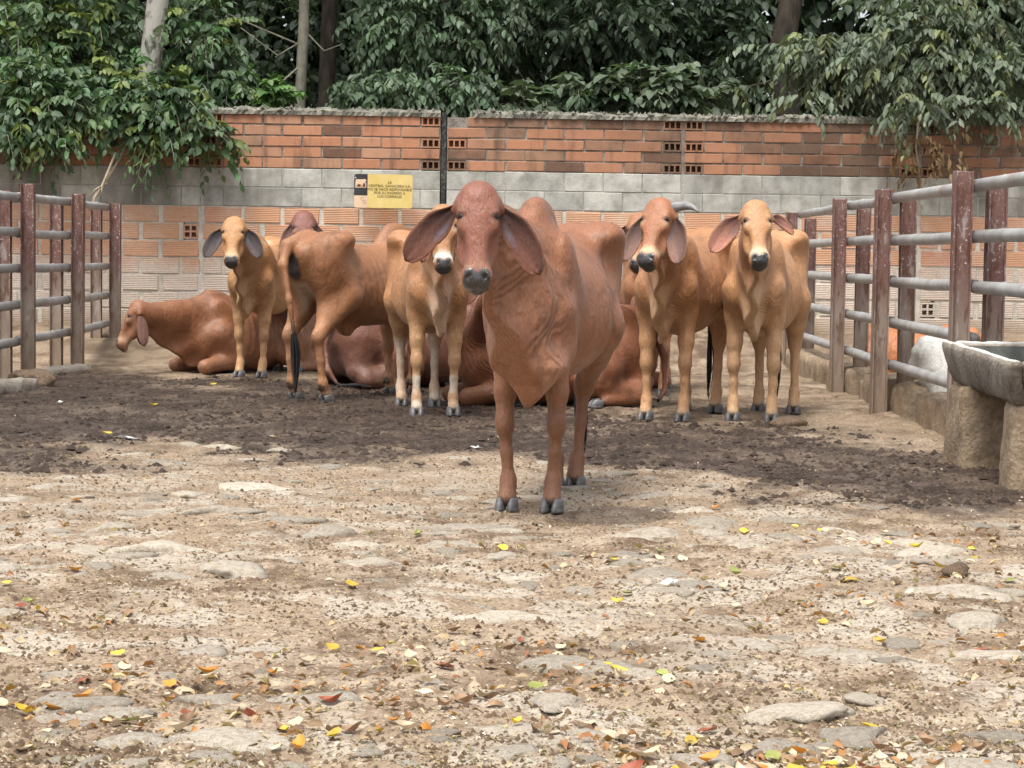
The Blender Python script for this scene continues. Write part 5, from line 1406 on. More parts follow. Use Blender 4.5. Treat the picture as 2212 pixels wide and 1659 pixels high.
            V.rc(H(0.07, s * 0.085, -0.02), H(0.085, s * 0.115, -0.03), 0.034, 0.022, 0.03)       # ear root
        E(H(0.435, 0, -0.045), (0.035, 0.045, 0.028), 0.02)                   # chin
    # ---- tail
    tl = tail if tail is not None else ([(-0.76, 0, 1.10), (-0.81, 0, 0.98), (-0.82, 0.0, 0.75), (-0.80, 0.0, 0.50)] if not lie else [(-0.78, 0, 0.55), (-0.86, 0.05, 0.35), (-0.84, 0.12, 0.10), (-0.75, 0.2, 0.03)])
    rr = [0.040, 0.030, 0.022, 0.017]
    tl = [np.array(p, float) for p in tl]
    V.chain([np.array(Z(-0.70, 0, 1.12))] + tl, [0.042] + rr[:len(tl)], 0.03)

    P, F = V.surface(vox)
    rm = sstep(-0.34, -0.22, P[:, 0]) * sstep(0.30, 0.18, P[:, 0]) * sstep(0.60, 0.72, P[:, 2] - dz) * sstep(1.06, 0.96, P[:, 2] - dz) * sstep(0.12, 0.18, np.abs(P[:, 1]))
    P[:, 1] += np.sign(P[:, 1]) * rm * 0.0045 * ribs * np.sin((P[:, 0] + 0.10 * (P[:, 2] - dz)) * 2 * math.pi / 0.062)
    # ---- colours of the coat
    C = np.repeat(coat[None, :], len(P), 0)
    zz = P[:, 2] - dz
    C = lerp3(C, under, sstep(0.80, 0.50, zz) * 0.75 * (np.abs(P[:, 0]) < 0.75))
    if not lie: C = lerp3(C, coat * 0.55, sstep(0.60, 0.42, zz) * legdark * (np.abs(P[:, 1]) > 0.0) * (1 - sstep(0.56, 0.62, P[:, 0]) * (zz > 0.45)))
    C = lerp3(C, coat * 0.80, sstep(0.14, 0.03, np.linalg.norm((P - np.array(Z(0.36, 0, 1.22))) * np.array((0.7, 0.8, 1.0)), axis=1)) * 0.5)
    q = P - Pl; hu_ = q @ U / hs; hv_ = q @ Vv / (hs * hw); hw_ = q @ W / hs; q = np.stack([hu_, hv_, hw_], 1)
    inh = (hu_ > -0.03) & (np.abs(hv_) < 0.16) & (hw_ > -0.16) & (hu_ < 0.50)
    gloss = np.zeros(len(P))
    if head:
        C = np.where((inh & (hw_ > -0.08))[:, None], lerp3(C, face, sstep(-0.1, -0.02, hw_)), C)
        C = lerp3(C, pale, inh * np.exp(-((hu_ - 0.365) / 0.030) ** 2) * muzring)
        C = lerp3(C, pale, inh * sstep(0.30, 0.37, hu_) * sstep(-0.01, -0.06, hw_) * muzring)
        for s in (-1, 1):
            e = np.linalg.norm((q - np.array((0.147, s * 0.088, 0.045))) * np.array((1.35, 0.9, 0.9)), axis=1)
            e2 = np.linalg.norm((q - np.array((0.172, s * 0.086, 0.044))) * np.array((1.3, 1, 1)), axis=1)
            C = lerp3(C, pale, np.exp(-(e2 / 0.024) ** 2) * 0.55)
            C = lerp3(C, (0.02, 0.014, 0.012), np.exp(-(e / 0.0265) ** 4) * 0.92)
        mz = inh * sstep(0.384, 0.396, hu_ + 0.012 * np.cos(np.abs(hv_) * 70 - 2.6)) * sstep(-0.028, -0.016, hw_)
        mz = np.maximum(mz, inh * sstep(0.435, 0.45, hu_) * sstep(-0.055, -0.03, hw_))
        C = lerp3(C, C_MUZ, mz * sstep(muzw + 0.008, muzw - 0.004, np.abs(hv_)))
        for s in (-1, 1): C = lerp3(C, (0.004, 0.003, 0.003), inh * (np.linalg.norm((q - np.array((0.420, s * 0.041, 0.046))), axis=1) < 0.021) * 0.9)
        gloss = np.maximum(gloss, mz)
    for i, (k_, f_, h_) in enumerate(fk):
        dk = np.linalg.norm(P - np.array(k_), axis=1)
        if not lie and i < 2: C = lerp3(C, coat * 0.45, np.exp(-(dk / 0.05) ** 2) * knee_dark)
        df, _ = seg_dist(P, f_, h_)
        if socks is not None:
            dl, t = seg_dist(P, np.array(k_) * 0.35 + np.array(f_) * 0.65 if i < 2 else np.array(k_), h_)
            C = lerp3(C, (0.48, 0.41, 0.33), sstep(0.075, 0.055, dl) * socks[i] * (0.45 + 0.55 * sstep(0.42, 0.56, fbm(P[:, 2] * 14 + i, P[:, 1] * 20 + P[:, 0] * 13, 2))))
            if i < 2: C = lerp3(C, coat * 0.9, np.exp(-((P[:, 2] - 0.125) / 0.035) ** 2) * sstep(0.09, 0.06, df) * 0.8)
        else:
            C = lerp3(C, (0.42, 0.31, 0.20), sstep(0.085, 0.06, df) * sstep(0.10, 0.06, P[:, 2]) * pastern)
        C = lerp3(C, (0.03, 0.025, 0.02), sstep(0.09, 0.07, df) * sstep(0.062, 0.045, P[:, 2]) * 0.75)
        C = lerp3(C, (0.02, 0.018, 0.016), (np.linalg.norm(P - np.array((np.array(h_)[0] - 0.055, np.array(h_)[1], 0.097)), axis=1) < 0.036) * (P[:, 0] < np.array(h_)[0] - 0.045) * (0.8 if not lie else 0))
    if not lie: C = lerp3(C, np.array(pale) * 0.5 + under * 0.5, sstep(0.52, 0.62, P[:, 0]) * sstep(0.10, 0.05, np.abs(P[:, 1] - ny(P[:, 0]))) * sstep(0.95, 0.75, P[:, 2]) * (~inh) * dewpale)
    if blackrear:
        e = np.linalg.norm((P - np.array((-0.765, 0, 0.93))) * np.array((0.8, 1.0, 0.55)), axis=1)
        C = lerp3(C, (0.025, 0.022, 0.022), sstep(0.085, 0.05, e) * 0.95)
        C = lerp3(C, (0.50, 0.40, 0.28), sstep(0.09, 0.05, np.abs(P[:, 1])) * sstep(-0.45, -0.55, P[:, 0]) * sstep(0.86, 0.78, P[:, 2]) * sstep(0.55, 0.65, P[:, 2]) * sstep(-0.80, -0.76, P[:, 0]) * 0.7)
    if brandS:
        S_ = [(0.045, 0.05), (0.02, 0.065), (-0.025, 0.055), (-0.03, 0.025), (0.0, 0.0), (0.03, -0.025), (0.025, -0.055), (-0.015, -0.065), (-0.045, -0.05)]
        for a_, b_ in zip(S_[:-1], S_[1:]):
            for o_ in (0.0,):
                A3 = np.array((-0.50 + a_[0], -0.17, 1.13 + a_[1])); B3 = np.array((-0.50 + b_[0], -0.17, 1.13 + b_[1]))
                dd, _ = seg_dist(P * np.array((1, 0.15, 1)), A3 * np.array((1, 0.15, 1)), B3 * np.array((1, 0.15, 1)))
                C = lerp3(C, coat * 0.6, sstep(0.014, 0.006, dd) * (P[:, 1] < 0) * 0.6)
    if sheen_back: gloss = np.maximum(gloss, sheen_back * sstep(1.08, 1.14, zz) * (P[:, 0] < 0.2))
    tpx = np.array(tl[-1]); dl, t = seg_dist(P, tl[-2], tl[-1])
    C = lerp3(C, (0.03, 0.02, 0.018), sstep(0.05, 0.03, dl) * sstep(0.3, 1.0, t))
    # slack skin, muscle and bone under it
    me0 = mesh_np('tmp', P, F, True)
    NV = np.zeros(len(P) * 3, np.float32); me0.vertices.foreach_get('normal', NV); NV = NV.reshape(-1, 3); bpy.data.meshes.remove(me0)
    def n3d(f, o): return (fbm(P[:, 0] * f + o, P[:, 1] * f + 3 + o, 2) + fbm(P[:, 1] * f + 7 + o, P[:, 2] * f * 0.6 + o, 2) + fbm(P[:, 2] * f * 0.6 + 11 + o, P[:, 0] * f + o, 2)) / 3
    trunkm = 1.0 - 0.75 * inh * (hw_ > -0.08)
    legm = sstep(0.30, 0.62, zz) if not lie else 1.0
    dsp = (n3d(7.0, seed * 3.1) - 0.5) * 0.030 + (0.06 - np.abs(n3d(11.0, seed * 5.7) - 0.5)) * 0.10 * 0.5
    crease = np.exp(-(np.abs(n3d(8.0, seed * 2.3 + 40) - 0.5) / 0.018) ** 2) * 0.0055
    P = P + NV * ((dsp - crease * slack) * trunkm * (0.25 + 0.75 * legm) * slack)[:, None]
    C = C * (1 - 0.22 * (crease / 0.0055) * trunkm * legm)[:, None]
    me = mesh_np('body', P, F, True, M_COAT)
    col_attr(me, np.clip(C, 0, 1))
    # skin folds: on neck, throat and dewlap they run down from the cheek; on the flank they are the ribs
    axn = (n1 - n0) / np.linalg.norm(n1 - n0)
    an = (P - n0) @ axn; L = np.linalg.norm(n1 - n0)
    dn, _ = seg_dist(P, n0b - np.array((0, 0, 0.2)), n1)
    fm = sstep(0.30, 0.18, dn) * sstep(-0.10, 0.08, an) * sstep(L * 1.0, L * 0.8, an) * (~(inh & (hw_ > -0.08)))
    flt_attr(me, fm * fold, 'fold')
    flt_attr(me, P[:, 0] * 0.75 + P[:, 1] * 1.1 + 0.22 * P[:, 2], 'foldu')
    flt_attr(me, gloss, 'gloss')
    body = obj('body', me, root)
    # ---- parts
    if not lie or True:
        for h in hooves:
            obj('hoof', HOOF, root, loc=(h[0], h[1], h[2]), rot=(0, 0, rg.uniform(-0.15, 0.15)), scale=(1, 1, 1))
    if head:
        for s in (-1, 1):
            obj('eye', EYEBALL, root, loc=H(0.146, s * 0.0795, 0.0420), scale=(hs * 0.86,) * 3)
        ec = ears_col or dict(cin=(0.085, 0.035, 0.024), cout=tuple(coat * 0.95), cpatch=(0.20, 0.20, 0.23))
        es = ears if ears is not None else {}
        for s in (-1, 1):
            e = dict(out=0.62, down=0.75, back=0.0, L=0.265, W=0.066, cup=0.35, droop=0.22, nf=0.9)
            e.update(es.get('both', {})); e.update(es.get(s, {}))
            if e.get('skip'): continue
            ax = Vv * s * e['out'] + U * e['down'] - W * e['back']
            nrm = W * e['nf'] - Vv * s * (1 - e['nf'])
            if s > 0 and False: nrm = -nrm
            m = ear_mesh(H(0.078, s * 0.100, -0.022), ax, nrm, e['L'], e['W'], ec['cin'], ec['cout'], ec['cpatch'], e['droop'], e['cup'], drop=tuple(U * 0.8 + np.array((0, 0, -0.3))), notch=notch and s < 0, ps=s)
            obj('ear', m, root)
        if horn:
            for s in horn:
                b = H(0.040, s * 0.072, -0.008)
                pts = [b + (Vv * s * x + W * w_ - U * u_) for x, w_, u_ in ((-0.03, 0, 0.0), (0.03, 0.008, 0.016), (0.08, 0.012, 0.022), (0.125, 0.018, 0.014), (0.16, 0.022, -0.006), (0.182, 0.024, -0.028))]
                obj('horn', tube_mesh('horn', pts, [0.034, 0.031, 0.026, 0.020, 0.013, 0.005], M_HORN, 12, 0.04), root)
    if switch:
        a = tl[-1]; d = tl[-1] - tl[-2]; d = d / np.linalg.norm(d)
        if not lie: d = d * 0.3 + np.array((0, 0, -0.9)); d /= np.linalg.norm(d)
        else: d[2] = 0.0
        ts = [0, 0.05, 0.12, 0.20, 0.29, 0.37, 0.43]
        prad = [0.016, 0.022, 0.029, 0.032, 0.027, 0.014, 0.003]
        if lie: a = a + np.array((0, 0, 0.012))
        VV = []; FF = []
        for k in range(26):
            an_ = rg.uniform(0, 6.28); ro_ = rg.uniform(0.1, 1.0) ** 0.6; ln_ = rg.uniform(0.7, 1.05); w1, w2 = rg.uniform(-.012, .012), rg.uniform(-.012, .012); b0 = len(VV)
            for t, pr in zip(ts, prad):
                c_ = a + d * t * ln_ + np.array((math.cos(an_) * pr * ro_ + w1 * t * 2 + 0.010 * math.sin(9 * t + seed), math.sin(an_) * pr * ro_ + w2 * t * 2, 0.3 * abs(math.sin(an_)) * pr if lie else 0))
                r_ = 0.0075 * (1 - 0.8 * t / ts[-1])
                for m_ in range(3): VV.append((c_[0] + r_ * math.cos(2.1 * m_), c_[1] + r_ * math.sin(2.1 * m_), c_[2] + (r_ * math.sin(2.1 * m_ + 1) if lie else 0)))
            for i_ in range(len(ts) - 1):
                for m_ in range(3): FF.append((b0 + i_ * 3 + m_, b0 + i_ * 3 + (m_ + 1) % 3, b0 + i_ * 3 + 3 + (m_ + 1) % 3, b0 + i_ * 3 + 3 + m_))
        obj('tail_switch', mesh_py('tail_switch', VV, FF, True, M_HAIR), root)['kind'] = 'stuff'
    if brand:
        for (chars, pos, nrm, size) in brand:
            pass
    return root
# ------------------------------------------------------------------ the herd
def herd():
    def place(px, py, theta, lx, ly=0.0, S=1.0):
        """origin of an animal whose local point (lx, ly) on the ground is seen at px, py; theta = degrees to picture left from facing the camera"""
        h = R(-90 - theta); f = Vector((math.cos(h), math.sin(h), 0)); l = Vector((-math.sin(h), math.cos(h), 0))
        g = on_ground(px, py)
        return g - f * (lx * S) - l * (ly * S), h
    def local(o, h, S, px, py, D):
        p = at_depth(px, py, D) - o
        f = Vector((math.cos(h), math.sin(h), 0)); l = Vector((-math.sin(h), math.cos(h), 0))
        return (p.dot(f) / S, p.dot(l) / S, p.z / S)
    def beast(label, at, theta, wpoll=None, look=0.0, S=1.0, **kw):
        o, h = place(at[0], at[1], theta, at[2], at[3] if len(at) > 3 else 0.0, S)
        if wpoll is not None: kw['poll'] = local(o, h, S, *wpoll)
        kw['hyaw'] = theta - look
        return cow(label, o, h, S, **kw)
    # the big one in front
    beast('big red-brown cow standing alone in front of the herd, facing the viewer', (1140, 1104, 0.475), 11, (1034, 409, 9.12), 0, vox=0.0095, hs=0.90, hw=0.87, legdark=0.6, leg=0.80, front=0.76, dewy=0.055,
          coat=(0.225, 0.092, 0.045), under=(0.29, 0.132, 0.07), face=(0.185, 0.068, 0.042), pale=(0.25, 0.12, 0.06), muzring=0.5,
          feet=dict(fl=(0.47, 0.10), fr=(0.48, -0.085), hl=(-0.53, 0.03), hr=(-0.44, -0.05)), hpitch=68, hump=0.95, fat=1.0, hips=0.6, dew=1.15, fold=1.4, seed=3, dewv=0.105, dewh=0.15, pastern=0.1, dewpale=0.3, muzw=0.064,
          ears={-1: dict(L=0.270, W=0.061, out=0.74, down=0.64, droop=0.16), 1: dict(L=0.270, W=0.061, out=0.60, down=0.76)}, ears_col=dict(cin=(0.062, 0.025, 0.017), cout=(0.22, 0.09, 0.05), cpatch=(0.10, 0.10, 0.125)), notch=True, slack=0.40)
    # standing behind, left to right
    beast('tan young cow with dark ears standing at the left in front of the lying cow', (541, 815, 0.48), 14, (507, 476, 18.75), 0, 0.98, coat=(0.36, 0.178, 0.072), under=(0.46, 0.26, 0.13), pale=(0.50, 0.34, 0.19), muzring=0.7,
          feet=dict(fl=(0.47, 0.10), fr=(0.48, -0.10), hl=(-0.42, 0.10), hr=(-0.5, -0.1)), hpitch=60, hump=0.6, fat=0.9, dew=0.75, sheen_back=0.8, seed=4, hw=0.95, hs=0.92, knee_dark=0.8,
          ears={'both': dict(L=0.25, W=0.062, out=0.55, down=0.8)}, ears_col=dict(cin=(0.045, 0.036, 0.036), cout=(0.12, 0.07, 0.05), cpatch=(0.10, 0.10, 0.115)))
    beast('dark red cow whose face shows between the tan cow and the turned cow', (668, 792, 0.48), 2, (657, 464, 18.95), -4, 1.03, coat=(0.15, 0.055, 0.035), face=(0.155, 0.055, 0.038), hpitch=62, hump=0.8, fat=0.9, dew=0.7, seed=5, vox=0.018,
          ears={'both': dict(L=0.26, W=0.055, out=0.30, down=0.95)}, ears_col=dict(cin=(0.16, 0.09, 0.075), cout=(0.17, 0.065, 0.042), cpatch=(0.24, 0.2, 0.19)))
    beast('brown cow turned away showing its rump, hanging tail and an S brand', (668, 866, -0.56), -144, None, -144, 1.0, coat=(0.255, 0.112, 0.05), under=(0.33, 0.16, 0.078), poll=(0.95, 0.1, 1.25), feet=dict(hl=(-0.52, 0.17), hr=(-0.58, -0.17)), hump=0.9, fat=1.0, hips=0.7, seed=6, blackrear=True, vox=0.012,
          tail=[(-0.78, 0.02, 1.10), (-0.85, 0.0, 0.96), (-0.85, -0.06, 0.72), (-0.83, -0.09, 0.48)], sheath=True, brandS=True)
    beast('tan cow with white muzzle and white socks half hidden by the big cow', (942, 898, 0.48), -9, (958, 452, 14.75), -3, 1.0, coat=(0.33, 0.155, 0.066), under=(0.46, 0.27, 0.14), pale=(0.62, 0.56, 0.48), muzring=1.0, socks=(1.0, 1.0, 0.8, 0.8), feet=dict(fl=(0.46, 0.115), fr=(0.49, -0.13), hl=(-0.40, 0.10), hr=(-0.50, -0.12)), hpitch=64, hump=0.7, fat=0.92, dew=0.7, seed=7, strand=True, ears={'both': dict(L=0.24, W=0.055, out=0.2, down=0.97)})
    beast('cow whose face is half hidden behind the single-horned cow', (1400, 856, 0.48), 4, (1386, 468, 16.5), 10, 1.0, coat=(0.29, 0.125, 0.056), hpitch=62, hump=0.7, fat=0.9, dew=0.6, seed=8, vox=0.018)
    beast('orange-tan cow with a single curved grey horn', (1435, 909, 0.48), 17, (1429, 440, 14.35), 24, 1.04, coat=(0.32, 0.147, 0.064), under=(0.45, 0.25, 0.125), face=(0.29, 0.118, 0.056), pale=(0.55, 0.38, 0.22), muzring=0.9, horn=(1,), hpitch=58, hump=0.6, fat=0.95, dew=0.85, seed=9, vox=0.013, hw=0.90, hs=0.95,
          feet=dict(fl=(0.49, 0.12), fr=(0.47, -0.12), hl=(-0.45, 0.12), hr=(-0.52, -0.1)), ears={-1: dict(out=0.30, down=0.95, W=0.055), 1: dict(out=0.35, down=0.93, L=0.28, W=0.066)}, ears_col=dict(cin=(0.105, 0.062, 0.050), cout=(0.28, 0.14, 0.075), cpatch=(0.06, 0.06, 0.065)))
    beast('rightmost pale tan cow facing the viewer beside the right fence', (1625, 911, 0.48), 13, (1632, 444, 14.4), -2, 1.03, coat=(0.39, 0.195, 0.088), under=(0.50, 0.31, 0.17), pale=(0.58, 0.43, 0.27), muzring=1.0, hpitch=58, hump=0.5, fat=0.9, dew=0.7, seed=10, vox=0.013, hw=0.88,
          feet=dict(fl=(0.48, 0.12), fr=(0.46, -0.125), hl=(-0.40, 0.16), hr=(-0.46, -0.08)), ears={-1: dict(out=0.72, down=0.62, L=0.27), 1: dict(out=0.85, down=-0.12, back=0.6, L=0.2, W=0.05)}, ears_col=dict(cin=(0.20, 0.09, 0.065), cout=(0.36, 0.18, 0.09), cpatch=(0.09, 0.085, 0.09)), socks=None)
    # lying down
    beast('brown cow lying at the far left with its head low beside the fence', (385, 806, 0.67, -0.15), 42, (303, 655, 19.85), 78, 1.0, lie=True, coat=(0.20, 0.082, 0.038), face=(0.225, 0.095, 0.046), hpitch=66, hump=0.5, seed=12, vox=0.014, fold=0.15, ears={'both': dict(L=0.25, W=0.05, out=0.22, down=0.70, back=0.55, nf=0.3)}, ears_col=dict(cin=(0.10, 0.06, 0.05), cout=(0.16, 0.085, 0.065), cpatch=(0.12, 0.1, 0.1)), hips=0.5)
    beast('dark brown cow lying with its rump towards the viewer behind the turned cow', (745, 842, -0.70, -0.20), -122, None, -122, 1.0, lie=True, coat=(0.145, 0.060, 0.038), under=(0.12, 0.058, 0.035), poll=(0.9, 0.05, 0.75), hump=0.7, seed=13, vox=0.018, tail=[(-0.78, -0.02, 0.55), (-0.84, -0.12, 0.38), (-0.86, -0.22, 0.15), (-0.80, -0.30, 0.03)])
    beast('reddish cow lying behind the legs of the big cow, rump to the right', (1388, 872, -0.72, 0.0), 70, (1088, 560, 15.9), 10, 1.0, lie=True, coat=(0.185, 0.066, 0.030), under=(0.19, 0.078, 0.037), hpitch=60, hump=0.7, seed=14, vox=0.018)
    beast('cow lying just left of the horned cow with its neck stretched up to the right', (1372, 842, 0.50, 0.0), -66, (1415, 600, 16.9), -50, 1.0, lie=True, coat=(0.235, 0.10, 0.05), hpitch=45, hump=0.7, seed=15, vox=0.018)
    beast('orange-brown cow lying beyond the right fence', (1968, 830, 0.0, 0.0), 100, (1893, 700, 20.3), 150, 0.72, lie=True, coat=(0.34, 0.125, 0.045), under=(0.34, 0.125, 0.045), hump=0.6, seed=16, vox=0.018, switch=False, tail=[(-0.77, 0.0, 0.55), (-0.80, -0.05, 0.45), (-0.80, -0.08, 0.35)], group='cattle lying in the next pen')
    beast('white cow lying beyond the right fence behind the trough', (2170, 902, 0.0, 0.0), -95, None, -95, 0.80, lie=True, coat=(0.62, 0.60, 0.56), under=(0.60, 0.58, 0.54), poll=(0.9, 0, 0.85), hump=0.7, seed=17, vox=0.018, switch=False, tail=[(-0.77, 0.0, 0.55), (-0.79, 0.05, 0.45), (-0.78, 0.08, 0.35)], group='cattle lying in the next pen')
if want('cows'): herd()
# ------------------------------------------------------------------ litter on the ground
def blade_mesh(name, L, W, curl, fold, mat, twist=0.0, seed=0):
    rg = random.Random(seed)
    V = []; F = []
    ts = [0.0, 0.15, 0.38, 0.62, 0.85, 1.0]
    wd = [0.04, 0.55, 0.98, 0.92, 0.5, 0.03]
    for t, w in zip(ts, wd):
        for s in (-1, 0, 1):
            x = L * (t - 0.5); y = W * w * s * (1 + rg.uniform(-.08, .08))
            z = fold * W * w * abs(s) ** 1.5 + curl * L * (t - 0.5) ** 2 * 2 + rg.uniform(-.0012, .0012)
            a = twist * (t - 0.5); y, z = y * math.cos(a) - z * math.sin(a), y * math.sin(a) + z * math.cos(a)
            V.append((x, y, z))
    for i in range(len(ts) - 1):
        for j in range(2): F.append((i * 3 + j, (i + 1) * 3 + j, (i + 1) * 3 + j + 1, i * 3 + j + 1))
    me = mesh_py(name, V, F, True, mat); return me
def mat_dry(name, a, b, ro=0.55):
    q = NM(name); co = q.coord('Object'); r = q.rnd()
    n = q.noise(co, 60, 3, 0.6)
    c = q.mix(1.0, q.ramp(n, [(0.3, a), (0.7, b)]), q.math('ADD', 0.7, q.math('MULTIPLY', r, 0.55)), 'MULTIPLY')
    q.set(c, ro, spec=0.4)
    tr = q.node('ShaderNodeBsdfTranslucent'); q.put(c, tr.inputs['Color']); mx = q.node('ShaderNodeMixShader'); mx.inputs[0].default_value = 0.2
    q.put(q.b.outputs[0], mx.inputs[1]); q.put(tr.outputs[0], mx.inputs[2]); q.put(mx.outputs[0], q.out.inputs['Surface']); return q.m
if want('litter'):
    rg = np.random.RandomState(77)
    kinds = [('yellow', (0.55, 0.36, 0.03), (0.62, 0.47, 0.09), 0.10), ('orange', (0.50, 0.19, 0.025), (0.56, 0.27, 0.05), 0.09), ('rust red', (0.24, 0.06, 0.03), (0.33, 0.12, 0.065), 0.05),
             ('pale tan', (0.52, 0.40, 0.26), (0.60, 0.50, 0.36), 0.48), ('brown', (0.20, 0.12, 0.065), (0.33, 0.21, 0.12), 0.22), ('green', (0.20, 0.25, 0.05), (0.34, 0.33, 0.11), 0.04)]
    mats = [mat_dry('leaf_' + k[0].replace(' ', '_'), k[1], k[2]) for k in kinds]
    shapes = [(0.050, 0.0150, 0.45, 0.45, 0.5), (0.046, 0.0170, 0.25, 0.35, -0.6), (0.055, 0.0145, 0.65, 0.65, 0.8), (0.042, 0.0150, 0.15, 0.2, 0.3), (0.05, 0.0135, 0.8, 0.8, -1.0)]
    meshes = [[blade_mesh('fallen_leaf', *sh[:4], mats[k], sh[4], 7 * k + i) for i, sh in enumerate(shapes)] for k in range(6)]
    def gz(x, y): return float(ground_z(np.array([x]), np.array([y]))[0])
    prob = np.array([k[3] for k in kinds]); prob /= prob.sum()
    def spot(ymax, power):
        while True:
            y = 4.7 + (ymax - 4.7) * rg.rand() ** power
            x = rg.uniform(-1, 1) * (0.225 * y)
            if fbm(np.array([x * 1.3 + 60]), np.array([y * 1.3 + 20]), 2)[0] + rg.uniform(-.12, .15) > 0.50: return x, y
    zones = ((5.35, 'on the nearest cobbles'), (6.4, 'on the foreground cobbles'), (99, 'on the dirt farther back'))
    shn = ['lightly curled', 'broad', 'tightly curled', 'flat', 'rolled-up']
    def leaf(x, y, k, s, i, flip, rot):
        o = obj('fallen_leaf', meshes[k][i], None, (x, y, gz(x, y) + 0.008), rot, (s, s, s))
        if flip: o.rotation_euler.x += math.pi; o.location.z += 0.009
        zt = [t for m, t in zones if y < m][0]
        u = x / y
        side = 'at the far left' if u < -0.14 else 'left of centre' if u < -0.045 else 'near the middle' if u < 0.045 else 'right of centre' if u < 0.14 else 'at the far right'
        tag(o, '%s %s %s%s leaf %s %s' % ('small' if s < 0.8 else 'large', shn[i], kinds[k][0], ' upturned' if flip else '', zt, side), 'leaf', 'fallen leaves on the yard')
    for i in range(282):
        x, y = spot(9.2, 2.5)
        k = rg.choice(6, p=prob); s = rg.uniform(0.7, 1.2)
        if y > 7: k = rg.choice([0, 3, 3, 3, 5])
        leaf(x, y, k, s, rg.randint(5), rg.rand() < 0.3, (rg.uniform(-.3, .3), rg.uniform(-.3, .3), rg.uniform(0, 6.28)))
    for px, py, k in ((800, 1158, 5), (165, 1088, 1), (165, 1240, 1), (1510, 1384, 1), (1548, 1102, 1), (255, 1435, 0), (280, 1575, 5), (1335, 1460, 0), (1160, 1492, 5), (1880, 1576, 0), (760, 1276, 0), (330, 886, 0), (460, 830, 0), (1840, 992, 3), (230, 940, 0), (590, 945, 3), (1665, 1632, 1), (1530, 1580, 2)):
        g = on_ground(px, py)
        leaf(g.x, g.y, k, rg.uniform(1.05, 1.3), rg.randint(4), False, (rg.uniform(-.3, .3), rg.uniform(-.3, .3), rg.uniform(-.7, .7)))
    # crumbs of soil and dung, and pale chips: too many to count
    def clods(name, n, ymin, ymax, power, r0, r1, mat, only_mud=None, flat=0.6):
        y = ymin + (ymax - ymin) * rg.rand(n) ** power; x = rg.uniform(-1, 1, n) * (0.25 * y + 0.15)
        if only_mud is not None:
            m = mud_at(x, y); keep = (m > 0.4) if only_mud else (rg.rand(n) > m * 0.6); x = x[keep]; y = y[keep]
        keep = fbm(x * 1.9 + 9, y * 1.9 + 4, 3) + rg.uniform(-.22, .22, len(x)) > 0.42; x = x[keep]; y = y[keep]
        n = len(x); z = ground_z(x, y) + 0.001
        r = rg.uniform(r0, r1, n) * (0.5 + rg.rand(n) ** 2)
        base = np.array([(1, 0, 0), (0.3, 0.9, 0), (-0.8, 0.55, 0), (-0.8, -0.6, 0), (0.35, -0.9, 0), (0.1, 0.1, 1), (-0.45, -0.15, 0.85)], float)
        J = base[None] * r[:, None, None] * (1 + rg.uniform(-.35, .35, (n, 7, 3)))
        a = rg.rand(n) * 6.28; ca, sa = np.cos(a), np.sin(a)
        V = np.stack([J[:, :, 0] * ca[:, None] - J[:, :, 1] * sa[:, None] + x[:, None], J[:, :, 0] * sa[:, None] + J[:, :, 1] * ca[:, None] + y[:, None], J[:, :, 2] * flat + z[:, None] - 0.002], 2)
        T = np.array([(0, 1, 5), (1, 2, 5), (2, 6, 5), (2, 3, 6), (3, 4, 6), (4, 5, 6), (4, 0, 5)])
        F = (np.arange(n)[:, None, None] * 7 + T[None]).reshape(-1, 3)
        return obj(name, mesh_np(name, V.reshape(-1, 3), F, False, mat))
    mc = mat_simple('soil_crumb', (0.045, 0.030, 0.019), (0.15, 0.10, 0.062), 3.0, 0.95, 0.2, spec=0.2)
    mm = mat_simple('mud_clod', (0.018, 0.012, 0.009), (0.060, 0.042, 0.032), 3.0, 0.85, 0.2, spec=0.2)
    mp = mat_simple('grit_stone', (0.30, 0.25, 0.19), (0.50, 0.45, 0.37), 3.0, 0.9, 0.2)
    tag(clods('soil_crumbs', 40000, 4.5, 13, 1.5, 0.0025, 0.008, mc, False, 0.95), 'dark crumbs of dry soil and dung strewn over the yard', 'soil crumbs', None, 'stuff')
    tag(clods('mud_clods', 30000, 10, 20, 0.9, 0.010, 0.024, mm, True), 'dark trampled mud clods in the wet band across the pen', 'mud clods', None, 'stuff')
    tag(clods('grit', 9000, 4.5, 12, 1.5, 0.002, 0.007, mp, False, 0.5), 'pale grit and stone chips scattered over the dirt', 'grit', None, 'stuff')
    n = 30000
    y = 4.5 + 16 * rg.rand(n) ** 2.6; x = rg.uniform(-1, 1, n) * (0.25 * y + 0.1)
    keep = fbm(x * 1.5 + 29, y * 1.5 + 14, 3) + rg.uniform(-.3, .3, n) > 0.45; keep &= rg.rand(n) > mud_at(x, y) * 0.85; x = x[keep]; y = y[keep]; n = len(x)
    L = rg.uniform(0.005, 0.015, n) * (0.5 + 1.3 * rg.rand(n) ** 3); P = np.stack([x, y, ground_z(x, y) + 0.006], 1)
    a = rg.rand(n) * 6.28; A = np.stack([np.cos(a), np.sin(a), rg.normal(size=n) * 0.25], 1); Nn = np.stack([rg.normal(size=n) * 0.4, rg.normal(size=n) * 0.4, np.ones(n)], 1)
    pal = np.array([(0.52, 0.41, 0.26), (0.62, 0.53, 0.38), (0.42, 0.29, 0.16), (0.58, 0.44, 0.22), (0.30, 0.19, 0.11), (0.66, 0.60, 0.48)])
    C = pal[rg.randint(6, size=n)] * rg.uniform(0.45, 0.9, (n, 1))
    # larger trampled leaves lying thick in the foreground join the same litter
    n2 = 2600
    y2 = 4.5 + 4.5 * rg.rand(n2) ** 2.0; x2 = rg.uniform(-1, 1, n2) * (0.25 * y2 + 0.1)
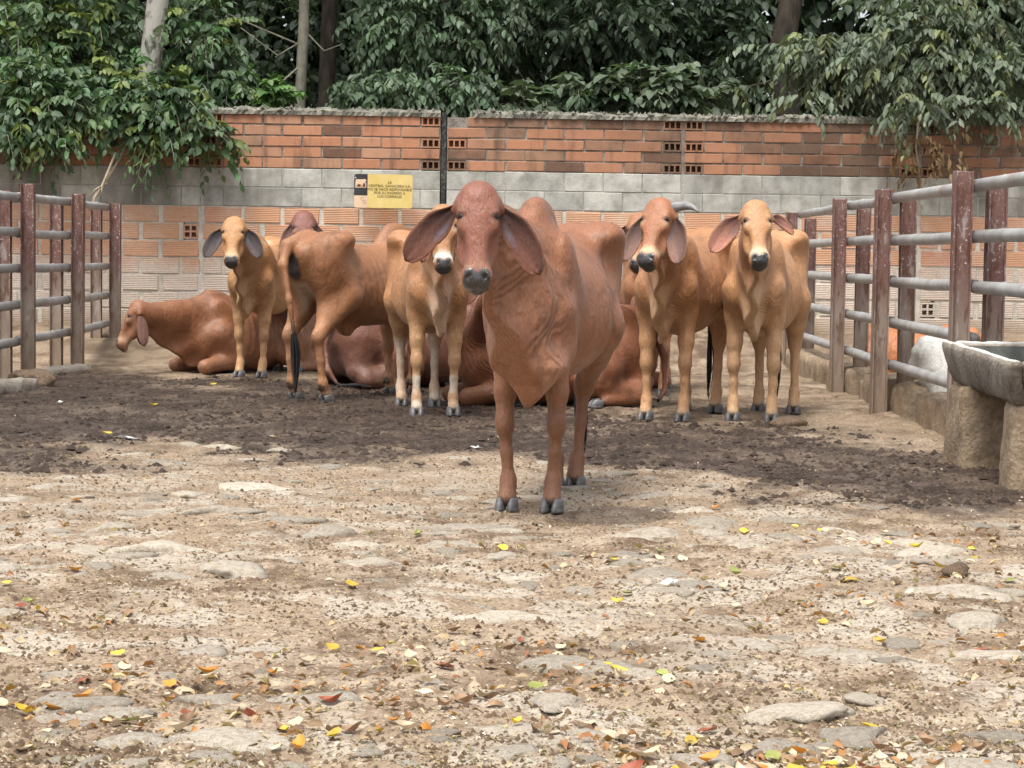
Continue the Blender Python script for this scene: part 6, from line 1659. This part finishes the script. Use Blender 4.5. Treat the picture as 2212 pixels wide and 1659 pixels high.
    kp = fbm(x2 * 1.3 + 60, y2 * 1.3 + 20, 3) + rg.uniform(-.12, .12, n2) > 0.52; x2 = x2[kp]; y2 = y2[kp]; n2 = len(x2)
    L2 = rg.uniform(0.018, 0.042, n2); a2 = rg.rand(n2) * 6.28
    pal2 = np.array([(0.30, 0.19, 0.10), (0.46, 0.33, 0.19), (0.40, 0.20, 0.07), (0.22, 0.12, 0.07), (0.55, 0.43, 0.27), (0.36, 0.16, 0.06)])
    P = np.concatenate([P, np.stack([x2, y2, ground_z(x2, y2) + 0.010], 1)]); A = np.concatenate([A, np.stack([np.cos(a2), np.sin(a2), rg.normal(size=n2) * 0.3], 1)])
    Nn = np.concatenate([Nn, np.stack([rg.normal(size=n2) * 0.5, rg.normal(size=n2) * 0.5, np.ones(n2)], 1)]); C = np.concatenate([C, pal2[rg.randint(6, size=n2)] * rg.uniform(0.7, 1.1, (n2, 1))])
    Wd = np.concatenate([L * rg.uniform(0.2, 0.45, n), L2 * rg.uniform(0.22, 0.34, n2)]); L = np.concatenate([L, L2])
    me = leaves_mesh('leaf_litter', P, A, Nn, L, Wd, C, 0.7, 0.45)
    tag(obj('leaf_litter', me), 'small dry leaf scraps and straw littering the yard', 'leaf litter', None, 'stuff')
    pm_ = mat_dry('paper_white', (0.60, 0.60, 0.60), (0.70, 0.70, 0.69), 0.7)
    for i, (px, py, w_, lab) in enumerate(((275, 950, 0.075, 'crumpled white scrap on the dark mud at the left'), (1030, 975, 0.03, 'tiny white scrap at the mud edge left of the big cow'), (1445, 1268, 0.03, 'small pale scrap on the cobbles right of centre'), (130, 876, 0.03, 'small white scrap in the mud below the left fence'))):
        g = on_ground(px, py)
        V = []; F = []
        for a in range(4):
            for b in range(3): V.append((w_ * (a - 1.5) / 1.5 + rg.uniform(-.006, .006), w_ * 0.55 * (b - 1) + rg.uniform(-.006, .006), rg.uniform(0, 0.016)))
        for a in range(3):
            for b in range(2): F.append((a * 3 + b, a * 3 + 3 + b, a * 3 + 4 + b, a * 3 + 1 + b))
        tag(obj('paper_scrap', mesh_py('paper_scrap', V, F, False, pm_), None, (g.x, g.y, gz(g.x, g.y) + 0.012), (0.1, 0, rg.uniform(0, 3))), lab, 'scrap', 'white scraps on the yard')
